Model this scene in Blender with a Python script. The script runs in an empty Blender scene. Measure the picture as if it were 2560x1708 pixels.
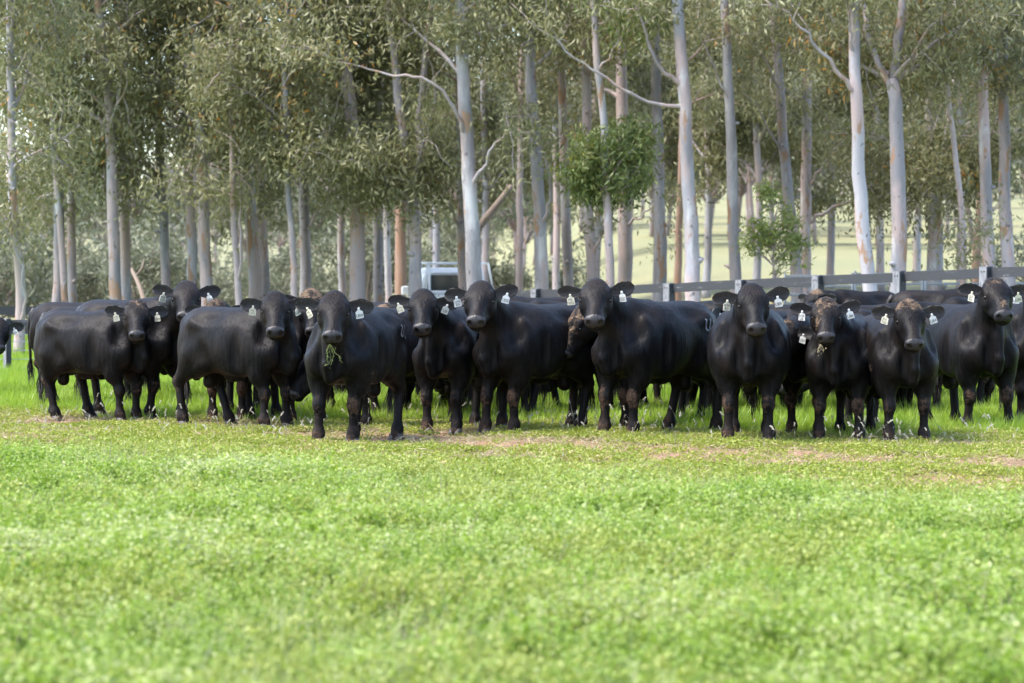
import bpy, math, random
import numpy as np
from mathutils import Vector, Matrix

R = math.radians
random.seed(7)
scene = bpy.context.scene
COL = scene.collection

# ------------------------------------------------------------------ camera
F_PX, HOR, CAM_H = 6800.0, 720.0, 1.45          # focal length in photo pixels, horizon row, eye height
PITCH = math.atan((854.0 - HOR) / F_PX)
cam_data = bpy.data.cameras.new('camera')
cam = bpy.data.objects.new('camera', cam_data)
COL.objects.link(cam)
cam.location = (0, 0, CAM_H)
cam.rotation_euler = (R(90) - PITCH, 0, 0)
cam_data.sensor_width = 36.0
cam_data.lens = 36.0 * F_PX / 2560.0
cam_data.clip_start = 0.5
cam_data.clip_end = 4000
cam_data.dof.use_dof = True
cam_data.dof.focus_distance = 27.5
cam_data.dof.aperture_fstop = 3.0
scene.camera = cam

# ------------------------------------------------------------------ sky and sun (bright overcast)
SUN_EL, SUN_AZ = 60.0, -105.0        # azimuth from +Y (view direction) towards +X; negative = from the image's left
world = bpy.data.worlds.new('World')
scene.world = world
world.use_nodes = True
wn = world.node_tree
sky = wn.nodes.new('ShaderNodeTexSky')
sky.sky_type = 'NISHITA'
sky.sun_disc = False
sky.sun_elevation = R(SUN_EL)
sky.sun_rotation = R(SUN_AZ)
sky.air_density = 1.0
sky.dust_density = 1.6
sky.ozone_density = 1.0
bg = wn.nodes['Background']
bg.inputs['Strength'].default_value = 0.13
wn.links.new(sky.outputs[0], bg.inputs['Color'])

sun_data = bpy.data.lights.new('sun', 'SUN')
sun = bpy.data.objects.new('sun', sun_data)
COL.objects.link(sun)
sun_data.energy = 1.6
sun_data.angle = R(24)
sun_data.color = (1.0, 0.955, 0.89)
sd = Vector((math.sin(R(SUN_AZ)) * math.cos(R(SUN_EL)), math.cos(R(SUN_AZ)) * math.cos(R(SUN_EL)), math.sin(R(SUN_EL))))
sun.rotation_euler = sd.to_track_quat('Z', 'Y').to_euler()

scene.view_settings.view_transform = 'Standard'
scene.view_settings.look = 'None'
scene.view_settings.exposure = 2.65
scene.view_settings.gamma = 1.0
scene.view_settings.use_curve_mapping = False
scene.cycles.max_bounces = 6
scene.cycles.diffuse_bounces = 3
scene.cycles.glossy_bounces = 2
scene.cycles.transmission_bounces = 4
scene.cycles.transparent_max_bounces = 6
scene.cycles.caustics_reflective = False
scene.cycles.caustics_refractive = False
scene.cycles.use_denoising = True

# ------------------------------------------------------------------ helpers
def ss(a, b, x):
    t = np.clip((np.asarray(x, float) - a) / (b - a), 0, 1)
    return t * t * (3 - 2 * t)

def ground_z(X, Y):
    X = np.asarray(X, float); Y = np.asarray(Y, float)
    right = 0.30 + 0.70 * ss(-3, 10, X)
    d = np.maximum(Y - 42.0, 0)
    z = right * (0.030 * d * ss(0, 14, d) + 0.00008 * np.maximum(Y - 90, 0) ** 2)
    z = z + 0.24 * ss(2.2, 6.5, X) * ss(33, 42, Y)
    z = z + ss(75, 45, Y) * (0.018 * np.sin(X * 1.3 + 0.4 * Y) * np.sin(Y * 0.9 + 1.0) + 0.01 * np.sin(X * 3.1 + 2) * np.sin(Y * 2.3))
    return z

def gz(x, y):
    return float(ground_z(x, y))

def px2w(px, py, Y):
    """world point seen at photo pixel (px, py), at distance Y in front of the camera (level camera frame)"""
    return ((px - 1280.0) / F_PX * Y, Y, CAM_H + (HOR - py) / F_PX * Y)

def foot_depth(py):
    return F_PX * CAM_H / (py - HOR)

def mesh_np(name, verts, faces, mat=None, parent=None, smooth=True, link=True):
    """faces: (n,3) or (n,4) int array, or list of such arrays"""
    me = bpy.data.meshes.new(name)
    verts = np.asarray(verts, np.float32).reshape(-1, 3)
    if not isinstance(faces, list):
        faces = [faces]
    faces = [np.asarray(f, np.int32) for f in faces if len(f)]
    me.vertices.add(len(verts))
    me.vertices.foreach_set('co', verts.ravel())
    idx = np.concatenate([f.ravel() for f in faces])
    tot = np.concatenate([np.full(len(f), f.shape[1], np.int32) for f in faces])
    st = np.concatenate([[0], np.cumsum(tot)[:-1]]).astype(np.int32)
    me.loops.add(len(idx))
    me.loops.foreach_set('vertex_index', idx)
    me.polygons.add(len(tot))
    me.polygons.foreach_set('loop_start', st)
    me.polygons.foreach_set('loop_total', tot)
    me.update(calc_edges=True)
    me.polygons.foreach_set('use_smooth', np.full(len(tot), bool(smooth)))
    if mat is not None:
        me.materials.append(mat)
    ob = bpy.data.objects.new(name, me)
    if link:
        COL.objects.link(ob)
    if parent is not None:
        ob.parent = parent
    return ob

def attr(ob, name, vals):
    a = ob.data.attributes.new(name, 'FLOAT', 'POINT')
    a.data.foreach_set('value', np.asarray(vals, np.float32))

def tag(o, label, cat, group=None):
    o['label'] = label; o['category'] = cat
    if group:
        o['group'] = group
    return o

def empty(name, loc, rz=0.0):
    o = bpy.data.objects.new(name, None)
    COL.objects.link(o)
    o.location = loc
    o.rotation_euler = (0, 0, rz)
    o.empty_display_size = 0.2
    return o

class MB:
    """collects simple solids into one mesh"""
    def __init__(self):
        self.v = []; self.q = []; self.t = []; self.n = 0
    def add(self, v, q=(), t=()):
        v = np.asarray(v, float).reshape(-1, 3)
        if len(q): self.q.append(np.asarray(q, int) + self.n)
        if len(t): self.t.append(np.asarray(t, int) + self.n)
        self.v.append(v); self.n += len(v)
        return self
    def box(self, c, s, M=None, taper=1.0, bev=0.0):
        x, y, z = [k / 2.0 for k in s]
        if bev > 0:
            b = min(bev, x * .9, y * .9, z * .9)
            pts = []
            for zz, k in ((-z, b), (-z + b, 0), (z - b, 0), (z, b)):
                xx, yy = x - k, y - k
                for (px, py) in ((-xx + b, -yy), (xx - b, -yy), (xx, -yy + b), (xx, yy - b), (xx - b, yy), (-xx + b, yy), (-xx, yy - b), (-xx, -yy + b)):
                    pts.append((px, py, zz))
            q = []
            for r in range(3):
                for i in range(8):
                    j = (i + 1) % 8
                    q.append((r * 8 + i, r * 8 + j, r * 8 + 8 + j, r * 8 + 8 + i))
            q += [(7, 6, 1, 0), (6, 5, 2, 1), (5, 4, 3, 2), (24, 25, 30, 31), (25, 26, 29, 30), (26, 27, 28, 29)]
            v = np.array(pts)
        else:
            v = np.array([(-x, -y, -z), (x, -y, -z), (x, y, -z), (-x, y, -z), (-x * taper, -y * taper, z), (x * taper, -y * taper, z), (x * taper, y * taper, z), (-x * taper, y * taper, z)])
            q = [(3, 2, 1, 0), (4, 5, 6, 7), (0, 1, 5, 4), (1, 2, 6, 5), (2, 3, 7, 6), (3, 0, 4, 7)]
        if M is not None:
            v = v @ np.array(M).T
        return self.add(v + np.array(c), q)
    def tube(self, pts, rad, n=8, cap=True):
        pts = np.asarray(pts, float); rad = np.broadcast_to(np.asarray(rad, float), (len(pts),))
        tan = np.gradient(pts, axis=0)
        tan /= np.linalg.norm(tan, axis=1)[:, None] + 1e-9
        ref = np.array([0.0, 0, 1]) if abs(tan[0][2]) < 0.9 else np.array([1.0, 0, 0])
        V = []
        for p, t, r in zip(pts, tan, rad):
            u = ref - t * ref.dot(t); u /= np.linalg.norm(u) + 1e-9
            w = np.cross(t, u); ref = u
            a = np.arange(n) * 2 * math.pi / n
            V.append(p + r * (np.cos(a)[:, None] * u + np.sin(a)[:, None] * w))
        m = len(pts)
        i = np.arange(n); j = (i + 1) % n
        q = np.concatenate([np.stack([k * n + i, k * n + j, k * n + n + j, k * n + n + i], 1) for k in range(m - 1)])
        V = np.concatenate(V)
        t = []
        if cap:
            V = np.concatenate([V, pts[:1], pts[-1:]])
            c0, c1 = m * n, m * n + 1
            t = np.concatenate([np.stack([j, i, np.full(n, c0)], 1), np.stack([(m - 1) * n + i, (m - 1) * n + j, np.full(n, c1)], 1)])
        return self.add(V, q, t)
    def build(self, name, mat, parent=None, smooth=False):
        fs = []
        if self.q: fs.append(np.concatenate(self.q))
        if self.t: fs.append(np.concatenate(self.t))
        return mesh_np(name, np.concatenate(self.v), fs, mat, parent, smooth)

# ------------------------------------------------------------------ materials
def new_mat(name):
    m = bpy.data.materials.new(name)
    m.use_nodes = True
    nt = m.node_tree
    return m, nt, nt.nodes, nt.links, nt.nodes['Principled BSDF']

def mixc(nt, fac, a, b):
    n = nt.nodes.new('ShaderNodeMix'); n.data_type = 'RGBA'
    for sock, val in ((n.inputs[0], fac), (n.inputs[6], a), (n.inputs[7], b)):
        if hasattr(val, 'is_linked') or isinstance(val, bpy.types.NodeSocket):
            nt.links.new(val, sock)
        elif isinstance(val, (int, float)):
            sock.default_value = val
        else:
            sock.default_value = (*val, 1)
    return n.outputs[2]

def noise(nt, scale, detail=4, rough=0.55, vec=None, dim='3D'):
    n = nt.nodes.new('ShaderNodeTexNoise')
    n.inputs['Scale'].default_value = scale; n.inputs['Detail'].default_value = detail; n.inputs['Roughness'].default_value = rough
    if vec is not None: nt.links.new(vec, n.inputs['Vector'])
    return n.outputs['Fac']

def ramp(nt, fac, p0, p1):
    n = nt.nodes.new('ShaderNodeMapRange')
    n.interpolation_type = 'SMOOTHSTEP'
    nt.links.new(fac, n.inputs[0])
    n.inputs[1].default_value = p0; n.inputs[2].default_value = p1
    return n.outputs[0]

def math_n(nt, op, a, b=None):
    n = nt.nodes.new('ShaderNodeMath'); n.operation = op
    for s, v in ((n.inputs[0], a), (n.inputs[1], b)):
        if v is None: continue
        if isinstance(v, bpy.types.NodeSocket): nt.links.new(v, s)
        else: s.default_value = v
    return n.outputs[0]

def objcoord(nt, scale=(1, 1, 1)):
    t = nt.nodes.new('ShaderNodeTexCoord'); m = nt.nodes.new('ShaderNodeMapping')
    m.inputs['Scale'].default_value = scale
    nt.links.new(t.outputs['Object'], m.inputs['Vector'])
    return m.outputs[0]

def geocoord(nt, scale=(1, 1, 1)):
    t = nt.nodes.new('ShaderNodeNewGeometry'); m = nt.nodes.new('ShaderNodeMapping')
    m.inputs['Scale'].default_value = scale
    nt.links.new(t.outputs['Position'], m.inputs['Vector'])
    return m.outputs[0]

def attr_n(nt, name):
    n = nt.nodes.new('ShaderNodeAttribute'); n.attribute_name = name
    return n.outputs['Fac']

def bump(nt, height, strength, dist, bsdf):
    n = nt.nodes.new('ShaderNodeBump'); n.inputs['Strength'].default_value = strength; n.inputs['Distance'].default_value = dist
    nt.links.new(height, n.inputs['Height']); nt.links.new(n.outputs[0], bsdf.inputs['Normal'])

def simple_mat(name, col, rough=0.6, var=0.25, vscale=12.0, spec=0.4, bmp=0.0, metal=0.0):
    m, nt, N, L, B = new_mat(name)
    f = noise(nt, vscale, 5, 0.6, objcoord(nt))
    d = tuple(c * (1 - var) for c in col); l = tuple(min(1, c * (1 + var)) for c in col)
    L.new(mixc(nt, f, d, l), B.inputs['Base Color'])
    B.inputs['Roughness'].default_value = rough; B.inputs['Specular IOR Level'].default_value = spec
    B.inputs['Metallic'].default_value = metal
    if bmp: bump(nt, f, bmp, 0.01, B)
    return m
# ------------------------------------------------------------------ cattle: coat material
def coat_material():
    m, nt, N, L, B = new_mat('black_coat')
    oi = N.new('ShaderNodeObjectInfo')
    oc = objcoord(nt)
    patch = ramp(nt, noise(nt, 2.6, 3, 0.55, oc), 0.42, 0.72)
    black = mixc(nt, math_n(nt, 'MULTIPLY', patch, 0.85), (0.0022, 0.0021, 0.0025), (0.0125, 0.0085, 0.0068))
    brown = mixc(nt, math_n(nt, 'MULTIPLY', oi.outputs['Random'], 0.35), black, (0.0064, 0.0044, 0.0036))
    # dried mud: shape from the mud attribute broken up by noise
    mud = attr_n(nt, 'mud')
    n1 = noise(nt, 38, 5, 0.7, oc)
    mm = math_n(nt, 'ADD', mud, math_n(nt, 'MULTIPLY', math_n(nt, 'SUBTRACT', n1, 0.5), 1.2))
    mm = math_n(nt, 'ADD', mm, math_n(nt, 'MULTIPLY', math_n(nt, 'SUBTRACT', noise(nt, 13, 3, 0.6, oc), 0.52), 2.2))
    mm = math_n(nt, 'MULTIPLY', ramp(nt, mm, 0.34, 0.85), ramp(nt, mud, 0.02, 0.2))
    n70 = ramp(nt, noise(nt, 70, 3, 0.6, oc), 0.3, 0.7)
    legmud = mixc(nt, n70, (0.020, 0.0125, 0.009), (0.085, 0.050, 0.033))
    mudcol = mixc(nt, attr_n(nt, 'pale'), legmud, mixc(nt, n70, (0.030, 0.019, 0.013), (0.165, 0.115, 0.075)))
    c = mixc(nt, mm, brown, mudcol)
    # lie of the coat: hair highlights put into the colour as paler streaks
    stk = ramp(nt, noise(nt, 30, 5, 0.75, objcoord(nt, (1, 1, 0.12))), 0.46, 0.74)
    c = mixc(nt, math_n(nt, 'MULTIPLY', math_n(nt, 'SUBTRACT', 1.0, mm), math_n(nt, 'MULTIPLY', stk, 0.8)), c, (0.0135, 0.0115, 0.0112))
    # thin brown film of dust on muddy zones
    dust = math_n(nt, 'MULTIPLY', attr_n(nt, 'dust'), ramp(nt, noise(nt, 9, 4, 0.6, oc), 0.3, 0.75))
    c = mixc(nt, math_n(nt, 'MULTIPLY', dust, 0.75), c, (0.022, 0.014, 0.0105))
    br = math_n(nt, 'MULTIPLY', ramp(nt, attr_n(nt, 'brand'), 0.35, 0.7), ramp(nt, n1, 0.28, 0.5))
    c = mixc(nt, br, c, (0.20, 0.195, 0.20))
    mz = ramp(nt, attr_n(nt, 'muzzle'), 0.3, 0.7)
    c = mixc(nt, mz, c, (0.018, 0.0155, 0.016))
    c = mixc(nt, ramp(nt, attr_n(nt, 'nostril'), 0.3, 0.7), c, (0.003, 0.0025, 0.0025))
    L.new(c, B.inputs['Base Color'])
    rr = N.new('ShaderNodeMapRange'); L.new(noise(nt, 22, 4, 0.6, objcoord(nt, (1, 1, 0.35))), rr.inputs[0])
    rr.inputs[3].default_value = 0.42; rr.inputs[4].default_value = 0.60
    r2 = N.new('ShaderNodeMix'); r2.data_type = 'FLOAT'
    L.new(math_n(nt, 'MAXIMUM', mm, dust), r2.inputs[0]); L.new(rr.outputs[0], r2.inputs[2]); r2.inputs[3].default_value = 0.9
    r3 = N.new('ShaderNodeMix'); r3.data_type = 'FLOAT'
    L.new(mz, r3.inputs[0]); L.new(r2.outputs[0], r3.inputs[2]); r3.inputs[3].default_value = 0.42
    L.new(r3.outputs[0], B.inputs['Roughness'])
    L.new(math_n(nt, 'ADD', math_n(nt, 'MULTIPLY', mz, 0.16), 0.095), B.inputs['Specular IOR Level'])
    B.inputs['Sheen Weight'].default_value = 0.0
    B.inputs['Sheen Roughness'].default_value = 0.45
    B.inputs['Sheen Tint'].default_value = (0.75, 0.78, 0.9, 1)
    # lie of the hair: fine streaks down the flank, tight curls on the poll
    h = noise(nt, 46, 3, 0.6, objcoord(nt, (1, 1, 0.10)))
    h2 = noise(nt, 7, 2, 0.5, objcoord(nt, (1.2, 1.2, 0.45)))
    curl = math_n(nt, 'MULTIPLY', noise(nt, 55, 3, 0.6, oc), math_n(nt, 'MULTIPLY', attr_n(nt, 'curl'), 3.0))
    hh = math_n(nt, 'ADD', math_n(nt, 'ADD', h, math_n(nt, 'MULTIPLY', h2, 1.4)), math_n(nt, 'ADD', curl, math_n(nt, 'MULTIPLY', mm, 0.8)))
    bump(nt, hh, 0.55, 0.013, B)
    return m

M_COAT = coat_material()
def ear_material():
    m, nt, N, L, B = new_mat('ear_hair')
    f = noise(nt, 60, 4, 0.7, objcoord(nt))
    L.new(mixc(nt, ramp(nt, f, 0.35, 0.75), (0.006, 0.005, 0.005), (0.030, 0.019, 0.016)), B.inputs['Base Color'])
    B.inputs['Roughness'].default_value = 0.75
    B.inputs['Sheen Weight'].default_value = 0.2
    bump(nt, f, 0.6, 0.006, B)
    return m
M_EAR = ear_material()
M_EYE = simple_mat('dark_eye', (0.004, 0.003, 0.0025), 0.22, 0.1, 20, 0.35)
M_HOOF = simple_mat('hoof_horn', (0.045, 0.037, 0.034), 0.6, 0.45, 30, 0.35, 0.4)
M_TAGW = simple_mat('white_tag_plastic', (0.54, 0.54, 0.515), 0.5, 0.10, 25, 0.4)
M_TAGY = simple_mat('cream_tag_plastic', (0.50, 0.465, 0.36), 0.5, 0.18, 25, 0.4)
M_INK = simple_mat('black_ink', (0.012, 0.012, 0.013), 0.7, 0.05)
M_TUFT = simple_mat('poll_hair', (0.014, 0.010, 0.009), 0.6, 0.4, 8)
M_TUFTMUD = simple_mat('muddy_poll_hair', (0.060, 0.042, 0.030), 0.85, 0.5, 30)

# ------------------------------------------------------------------ signed distance modelling of a beast
def catmull(st, n=160):
    st = np.asarray(st, float)
    x = st[:, 0]
    xs = np.linspace(x[0], x[-1], n)
    out = [xs]
    for c in range(1, st.shape[1]):
        y = st[:, c]
        m = np.gradient(y, x)
        k = np.clip(np.searchsorted(x, xs) - 1, 0, len(x) - 2)
        h = x[k + 1] - x[k]; t = (xs - x[k]) / h
        out.append((2 * t**3 - 3 * t**2 + 1) * y[k] + (t**3 - 2 * t**2 + t) * h * m[k] + (-2 * t**3 + 3 * t**2) * y[k + 1] + (t**3 - t**2) * h * m[k + 1])
    return np.array(out)

class Field:
    def __init__(self, lo, hi, h):
        self.lo = np.array(lo, float); self.h = h
        self.n = np.ceil((np.array(hi) - self.lo) / h).astype(int) + 1
        self.F = np.full(self.n, 0.6, np.float32)
        self.ax = [(self.lo[i] + h * np.arange(self.n[i])).astype(np.float32) for i in range(3)]
    def _box(self, lo, hi):
        a = np.clip(np.floor((np.asarray(lo) - self.lo) / self.h).astype(int), 0, self.n)
        b = np.clip(np.ceil((np.asarray(hi) - self.lo) / self.h).astype(int) + 1, 0, self.n)
        sl = tuple(slice(a[i], b[i]) for i in range(3))
        X = self.ax[0][sl[0]][:, None, None]; Y = self.ax[1][sl[1]][None, :, None]; Z = self.ax[2][sl[2]][None, None, :]
        return sl, X, Y, Z
    def join(self, sl, d, k):
        f = self.F[sl]
        if k > 0:
            hh = np.maximum(k - np.abs(f - d), 0) / k
            self.F[sl] = np.minimum(f, d) - hh * hh * (k * 0.25)
        else:
            self.F[sl] = np.minimum(f, d)
    def cut(self, sl, d, k):
        f = self.F[sl]; d = -d
        hh = np.maximum(k - np.abs(f - d), 0) / k
        self.F[sl] = np.maximum(f, d) + hh * hh * (k * 0.25)
    def cone(self, a, b, ra, rb, k=0.05):
        a = np.asarray(a, float); b = np.asarray(b, float)
        p = max(ra, rb) + k + 0.06
        sl, X, Y, Z = self._box(np.minimum(a, b) - p, np.maximum(a, b) + p)
        v = b - a; L2 = v.dot(v) + 1e-9
        dx, dy, dz = X - a[0], Y - a[1], Z - a[2]
        t = np.clip((dx * v[0] + dy * v[1] + dz * v[2]) / L2, 0, 1)
        d = np.sqrt((dx - t * v[0])**2 + (dy - t * v[1])**2 + (dz - t * v[2])**2) - (ra + (rb - ra) * t)
        self.join(sl, d.astype(np.float32), k)
    def ell(self, c, r, k=0.05, M=None, cut=False):
        c = np.asarray(c, float); r = np.asarray(r, float)
        p = r.max() + k + 0.05
        sl, X, Y, Z = self._box(c - p, c + p)
        dx, dy, dz = X - c[0], Y - c[1], Z - c[2]
        if M is not None:
            M = np.asarray(M)
            qx = dx * M[0, 0] + dy * M[1, 0] + dz * M[2, 0]
            qy = dx * M[0, 1] + dy * M[1, 1] + dz * M[2, 1]
            qz = dx * M[0, 2] + dy * M[1, 2] + dz * M[2, 2]
            dx, dy, dz = qx, qy, qz
        k0 = np.sqrt((dx / r[0])**2 + (dy / r[1])**2 + (dz / r[2])**2)
        k1 = np.sqrt((dx / r[0]**2)**2 + (dy / r[1]**2)**2 + (dz / r[2]**2)**2) + 1e-6
        d = (k0 * (k0 - 1.0) / k1).astype(np.float32)
        (self.cut if cut else self.join)(sl, d, k)
    def loft(self, stations, o, M, k=0.05, ex=2.0):
        """stations (t, centre height, half width, half height) along the local x axis; M columns = local axes"""
        tab = catmull(stations)
        M = np.asarray(M, float); o = np.asarray(o, float)
        t0, t1 = tab[0][0], tab[0][-1]
        corners = []
        w, hh = tab[2].max(), (np.abs(tab[1]) + tab[3]).max()
        for t in (t0, t1):
            for y in (-w, w):
                for z in ((tab[1] - tab[3]).min(), (tab[1] + tab[3]).max()):
                    corners.append(o + M @ np.array([t, y, z]))
        corners = np.array(corners); p = k + 0.06
        sl, X, Y, Z = self._box(corners.min(0) - p, corners.max(0) + p)
        dx, dy, dz = X - o[0], Y - o[1], Z - o[2]
        qx = dx * M[0, 0] + dy * M[1, 0] + dz * M[2, 0]
        qy = dx * M[0, 1] + dy * M[1, 1] + dz * M[2, 1]
        qz = dx * M[0, 2] + dy * M[1, 2] + dz * M[2, 2]
        tc = np.clip(qx, t0, t1)
        ix = np.clip(((tc - t0) / (t1 - t0) * (tab.shape[1] - 1)), 0, tab.shape[1] - 1.001)
        i0 = ix.astype(np.int32); fr = (ix - i0).astype(np.float32)
        def lk(c):
            return tab[c][i0] * (1 - fr) + tab[c][i0 + 1] * fr
        zc, a, b = lk(1), np.maximum(lk(2), 0.008), np.maximum(lk(3), 0.008)
        ry = np.abs(qy) / a; rz = np.abs(qz - zc) / b
        r = (ry**ex + rz**ex) ** (1.0 / ex) if ex != 2 else np.sqrt(ry * ry + rz * rz)
        d = (r - 1.0) * np.minimum(a, b)
        over = np.abs(qx - tc)
        d = np.where(over > 0, np.sqrt(np.maximum(d, 0)**2 + over**2) + np.minimum(d, 0) * (over <= 0), d)
        self.join(sl, d.astype(np.float32), k)
    def surface(self):
        """naive surface nets"""
        F = self.F
        nx, ny, nz = F.shape
        s = F < 0
        c = np.zeros((nx - 1, ny - 1, nz - 1), np.int8)
        for i in (0, 1):
            for j in (0, 1):
                for l in (0, 1):
                    c += s[i:nx - 1 + i, j:ny - 1 + j, l:nz - 1 + l]
        act = (c > 0) & (c < 8)
        ids = np.argwhere(act)
        idx = np.full(act.shape, -1, np.int32); idx[act] = np.arange(len(ids))
        acc = np.zeros((len(ids), 3)); cnt = np.zeros(len(ids))
        I, J, K = ids.T
        for ax in range(3):
            oth = [a for a in range(3) if a != ax]
            for u in (0, 1):
                for w in (0, 1):
                    o = [0, 0, 0]; o[oth[0]] = u; o[oth[1]] = w
                    e = list(o); e[ax] = 1
                    f0 = F[I + o[0], J + o[1], K + o[2]]; f1 = F[I + e[0], J + e[1], K + e[2]]
                    x = (f0 < 0) != (f1 < 0)
                    t = np.where(x, f0 / np.where(x, f0 - f1, 1), 0)
                    P = np.zeros((len(ids), 3)); P += o; P[:, ax] = t
                    acc[x] += P[x]; cnt[x] += 1
        V = self.lo + (ids + acc / cnt[:, None]) * self.h
        Q = []
        for ax in range(3):
            oth = [(ax + 1) % 3, (ax + 2) % 3]
            a = [slice(None)] * 3; b = [slice(None)] * 3
            a[ax] = slice(0, -1); b[ax] = slice(1, None)
            x = s[tuple(a)] != s[tuple(b)]
            e = np.argwhere(x)
            ok = (e[:, oth[0]] > 0) & (e[:, oth[1]] > 0) & (e[:, oth[0]] < F.shape[oth[0]] - 1) & (e[:, oth[1]] < F.shape[oth[1]] - 1)
            e = e[ok]
            inside = s[tuple(a)][tuple(e.T)]
            def cid(du, dv):
                p = e.copy(); p[:, oth[0]] -= du; p[:, oth[1]] -= dv
                return idx[tuple(p.T)]
            q = np.stack([cid(1, 1), cid(0, 1), cid(0, 0), cid(1, 0)], 1)
            q[~inside] = q[~inside][:, ::-1]
            Q.append(q)
        Q = np.concatenate(Q)
        # light relaxation removes the grid's terracing
        for lam in (0.5, -0.52, 0.5, -0.52):
            S = np.zeros_like(V); n = np.zeros(len(V))
            for k in range(4):
                np.add.at(S, Q[:, k], V[Q[:, (k + 1) % 4]]); np.add.at(n, Q[:, k], 1)
            V = V + lam * (S / np.maximum(n, 1)[:, None] - V)
        return V, Q

TORSO = [(-0.735, 1.00, 0.03, 0.05), (-0.70, 0.985, 0.11, 0.16), (-0.63, 0.955, 0.185, 0.245), (-0.52, 0.940, 0.235, 0.295),
         (-0.38, 0.925, 0.258, 0.315), (-0.18, 0.906, 0.285, 0.326), (0.05, 0.900, 0.295, 0.334), (0.25, 0.905, 0.260, 0.334),
         (0.42, 0.910, 0.200, 0.325), (0.55, 0.915, 0.135, 0.265), (0.65, 0.91, 0.085, 0.19), (0.715, 0.90, 0.035, 0.08)]
HEAD = [(-0.055, -0.035, 0.045, 0.04), (-0.02, -0.045, 0.092, 0.085), (0.05, -0.058, 0.122, 0.118), (0.12, -0.066, 0.130, 0.127), (0.18, -0.068, 0.118, 0.122),
        (0.25, -0.066, 0.088, 0.104), (0.32, -0.062, 0.068, 0.086), (0.385, -0.060, 0.064, 0.072), (0.43, -0.062, 0.076, 0.068), (0.465, -0.064, 0.080, 0.064),
        (0.495, -0.066, 0.072, 0.056), (0.515, -0.068, 0.050, 0.040), (0.525, -0.068, 0.02, 0.02)]

def seg_dist(P, segs):
    best = np.full(len(P), 9.0)
    for a, b in segs:
        a = np.array(a, float); b = np.array(b, float); v = b - a
        t = np.clip(((P - a) @ v) / v.dot(v), 0, 1)
        best = np.minimum(best, np.linalg.norm(P - a - t[:, None] * v, axis=1))
    return best

GLYPH = {}
def glyph(ch):
    if ch not in GLYPH:
        cu = bpy.data.curves.new('glyph', 'FONT'); cu.body = ch; cu.size = 1.0; cu.resolution_u = 2
        ob = bpy.data.objects.new('glyph', cu); COL.objects.link(ob)
        bpy.context.view_layer.update()
        me = ob.evaluated_get(bpy.context.evaluated_depsgraph_get()).to_mesh()
        me.calc_loop_triangles()
        v = np.array([p.co[:] for p in me.vertices]).reshape(-1, 3); t = np.array([tuple(l.vertices) for l in me.loop_triangles]).reshape(-1, 3)
        GLYPH[ch] = (v, t, (v[:, 0].max() - v[:, 0].min()) if len(v) else 0.3, v[:, 0].min() if len(v) else 0)
        ob.to_mesh_clear(); bpy.data.objects.remove(ob); bpy.data.curves.remove(cu)
    return GLYPH[ch]

def unit(v):
    v = np.asarray(v, float)
    return v / (np.linalg.norm(v) + 1e-9)

def build_ear(root, out, up, nrm, L, W, parent, rs):
    """cupped, tapering ear with thickness"""
    nu, nv = 11, 7
    U = np.linspace(0, 1, nu)
    half = np.interp(U, [0, .15, .4, .65, .85, .95, 1], [.42, .66, .98, 1.0, .80, .52, .2]) * W
    V = []
    for side in (1, -1):
        for u, hw in zip(U, half):
            for j in range(nv):
                v = -1 + 2 * j / (nv - 1)
                cup = 0.55 * hw * (v * v) - 0.25 * hw
                th = 0.010 * side * (1 - 0.55 * u) * (1 - 0.7 * abs(v))
                bow = -0.05 * W * math.sin(u * 3.1)
                wob = 0.004 * rs.uniform(-1, 1) if (u > .3 and abs(v) > .6) else 0
                V.append(root + out * (u * L) + up * (v * hw * 0.95 + 0.10 * W * u + wob) + nrm * (cup + th + bow))
    V = np.array(V); N = nu * nv; q = []
    for i in range(nu - 1):
        for j in range(nv - 1):
            a = i * nv + j
            q.append((a, a + 1, a + nv + 1, a + nv)); q.append((N + a, N + a + nv, N + a + nv + 1, N + a + 1))
        for j in (0, nv - 1):
            a = i * nv + j
            q.append((a, a + nv, N + a + nv, N + a))
    for j in range(nv - 1):
        a = (nu - 1) * nv + j
        q.append((a, a + 1, N + a + 1, N + a))
    # tassel of hair inside the ear
    v2 = []; t2 = []
    base = len(V)
    for _ in range(70):
        u = rs.uniform(.1, .85); v = rs.uniform(-.85, .85)
        hw = np.interp(u, U, half)
        p = root + out * (u * L) + up * (v * hw) + nrm * (0.55 * hw * v * v - 0.22 * hw + .004)
        d = unit(out * rs.uniform(.2, 1) + up * rs.uniform(-.7, .5) + nrm * rs.uniform(.0, .7)) * rs.uniform(.02, .045)
        s = up * .0022 + out * .001
        v2 += [p - s, p + s, p + d]; t2.append((base, base + 1, base + 2)); base += 3
    V = np.concatenate([V, np.array(v2)])
    return mesh_np('ear', V, [np.array(q), np.array(t2)], M_EAR, parent)

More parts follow.
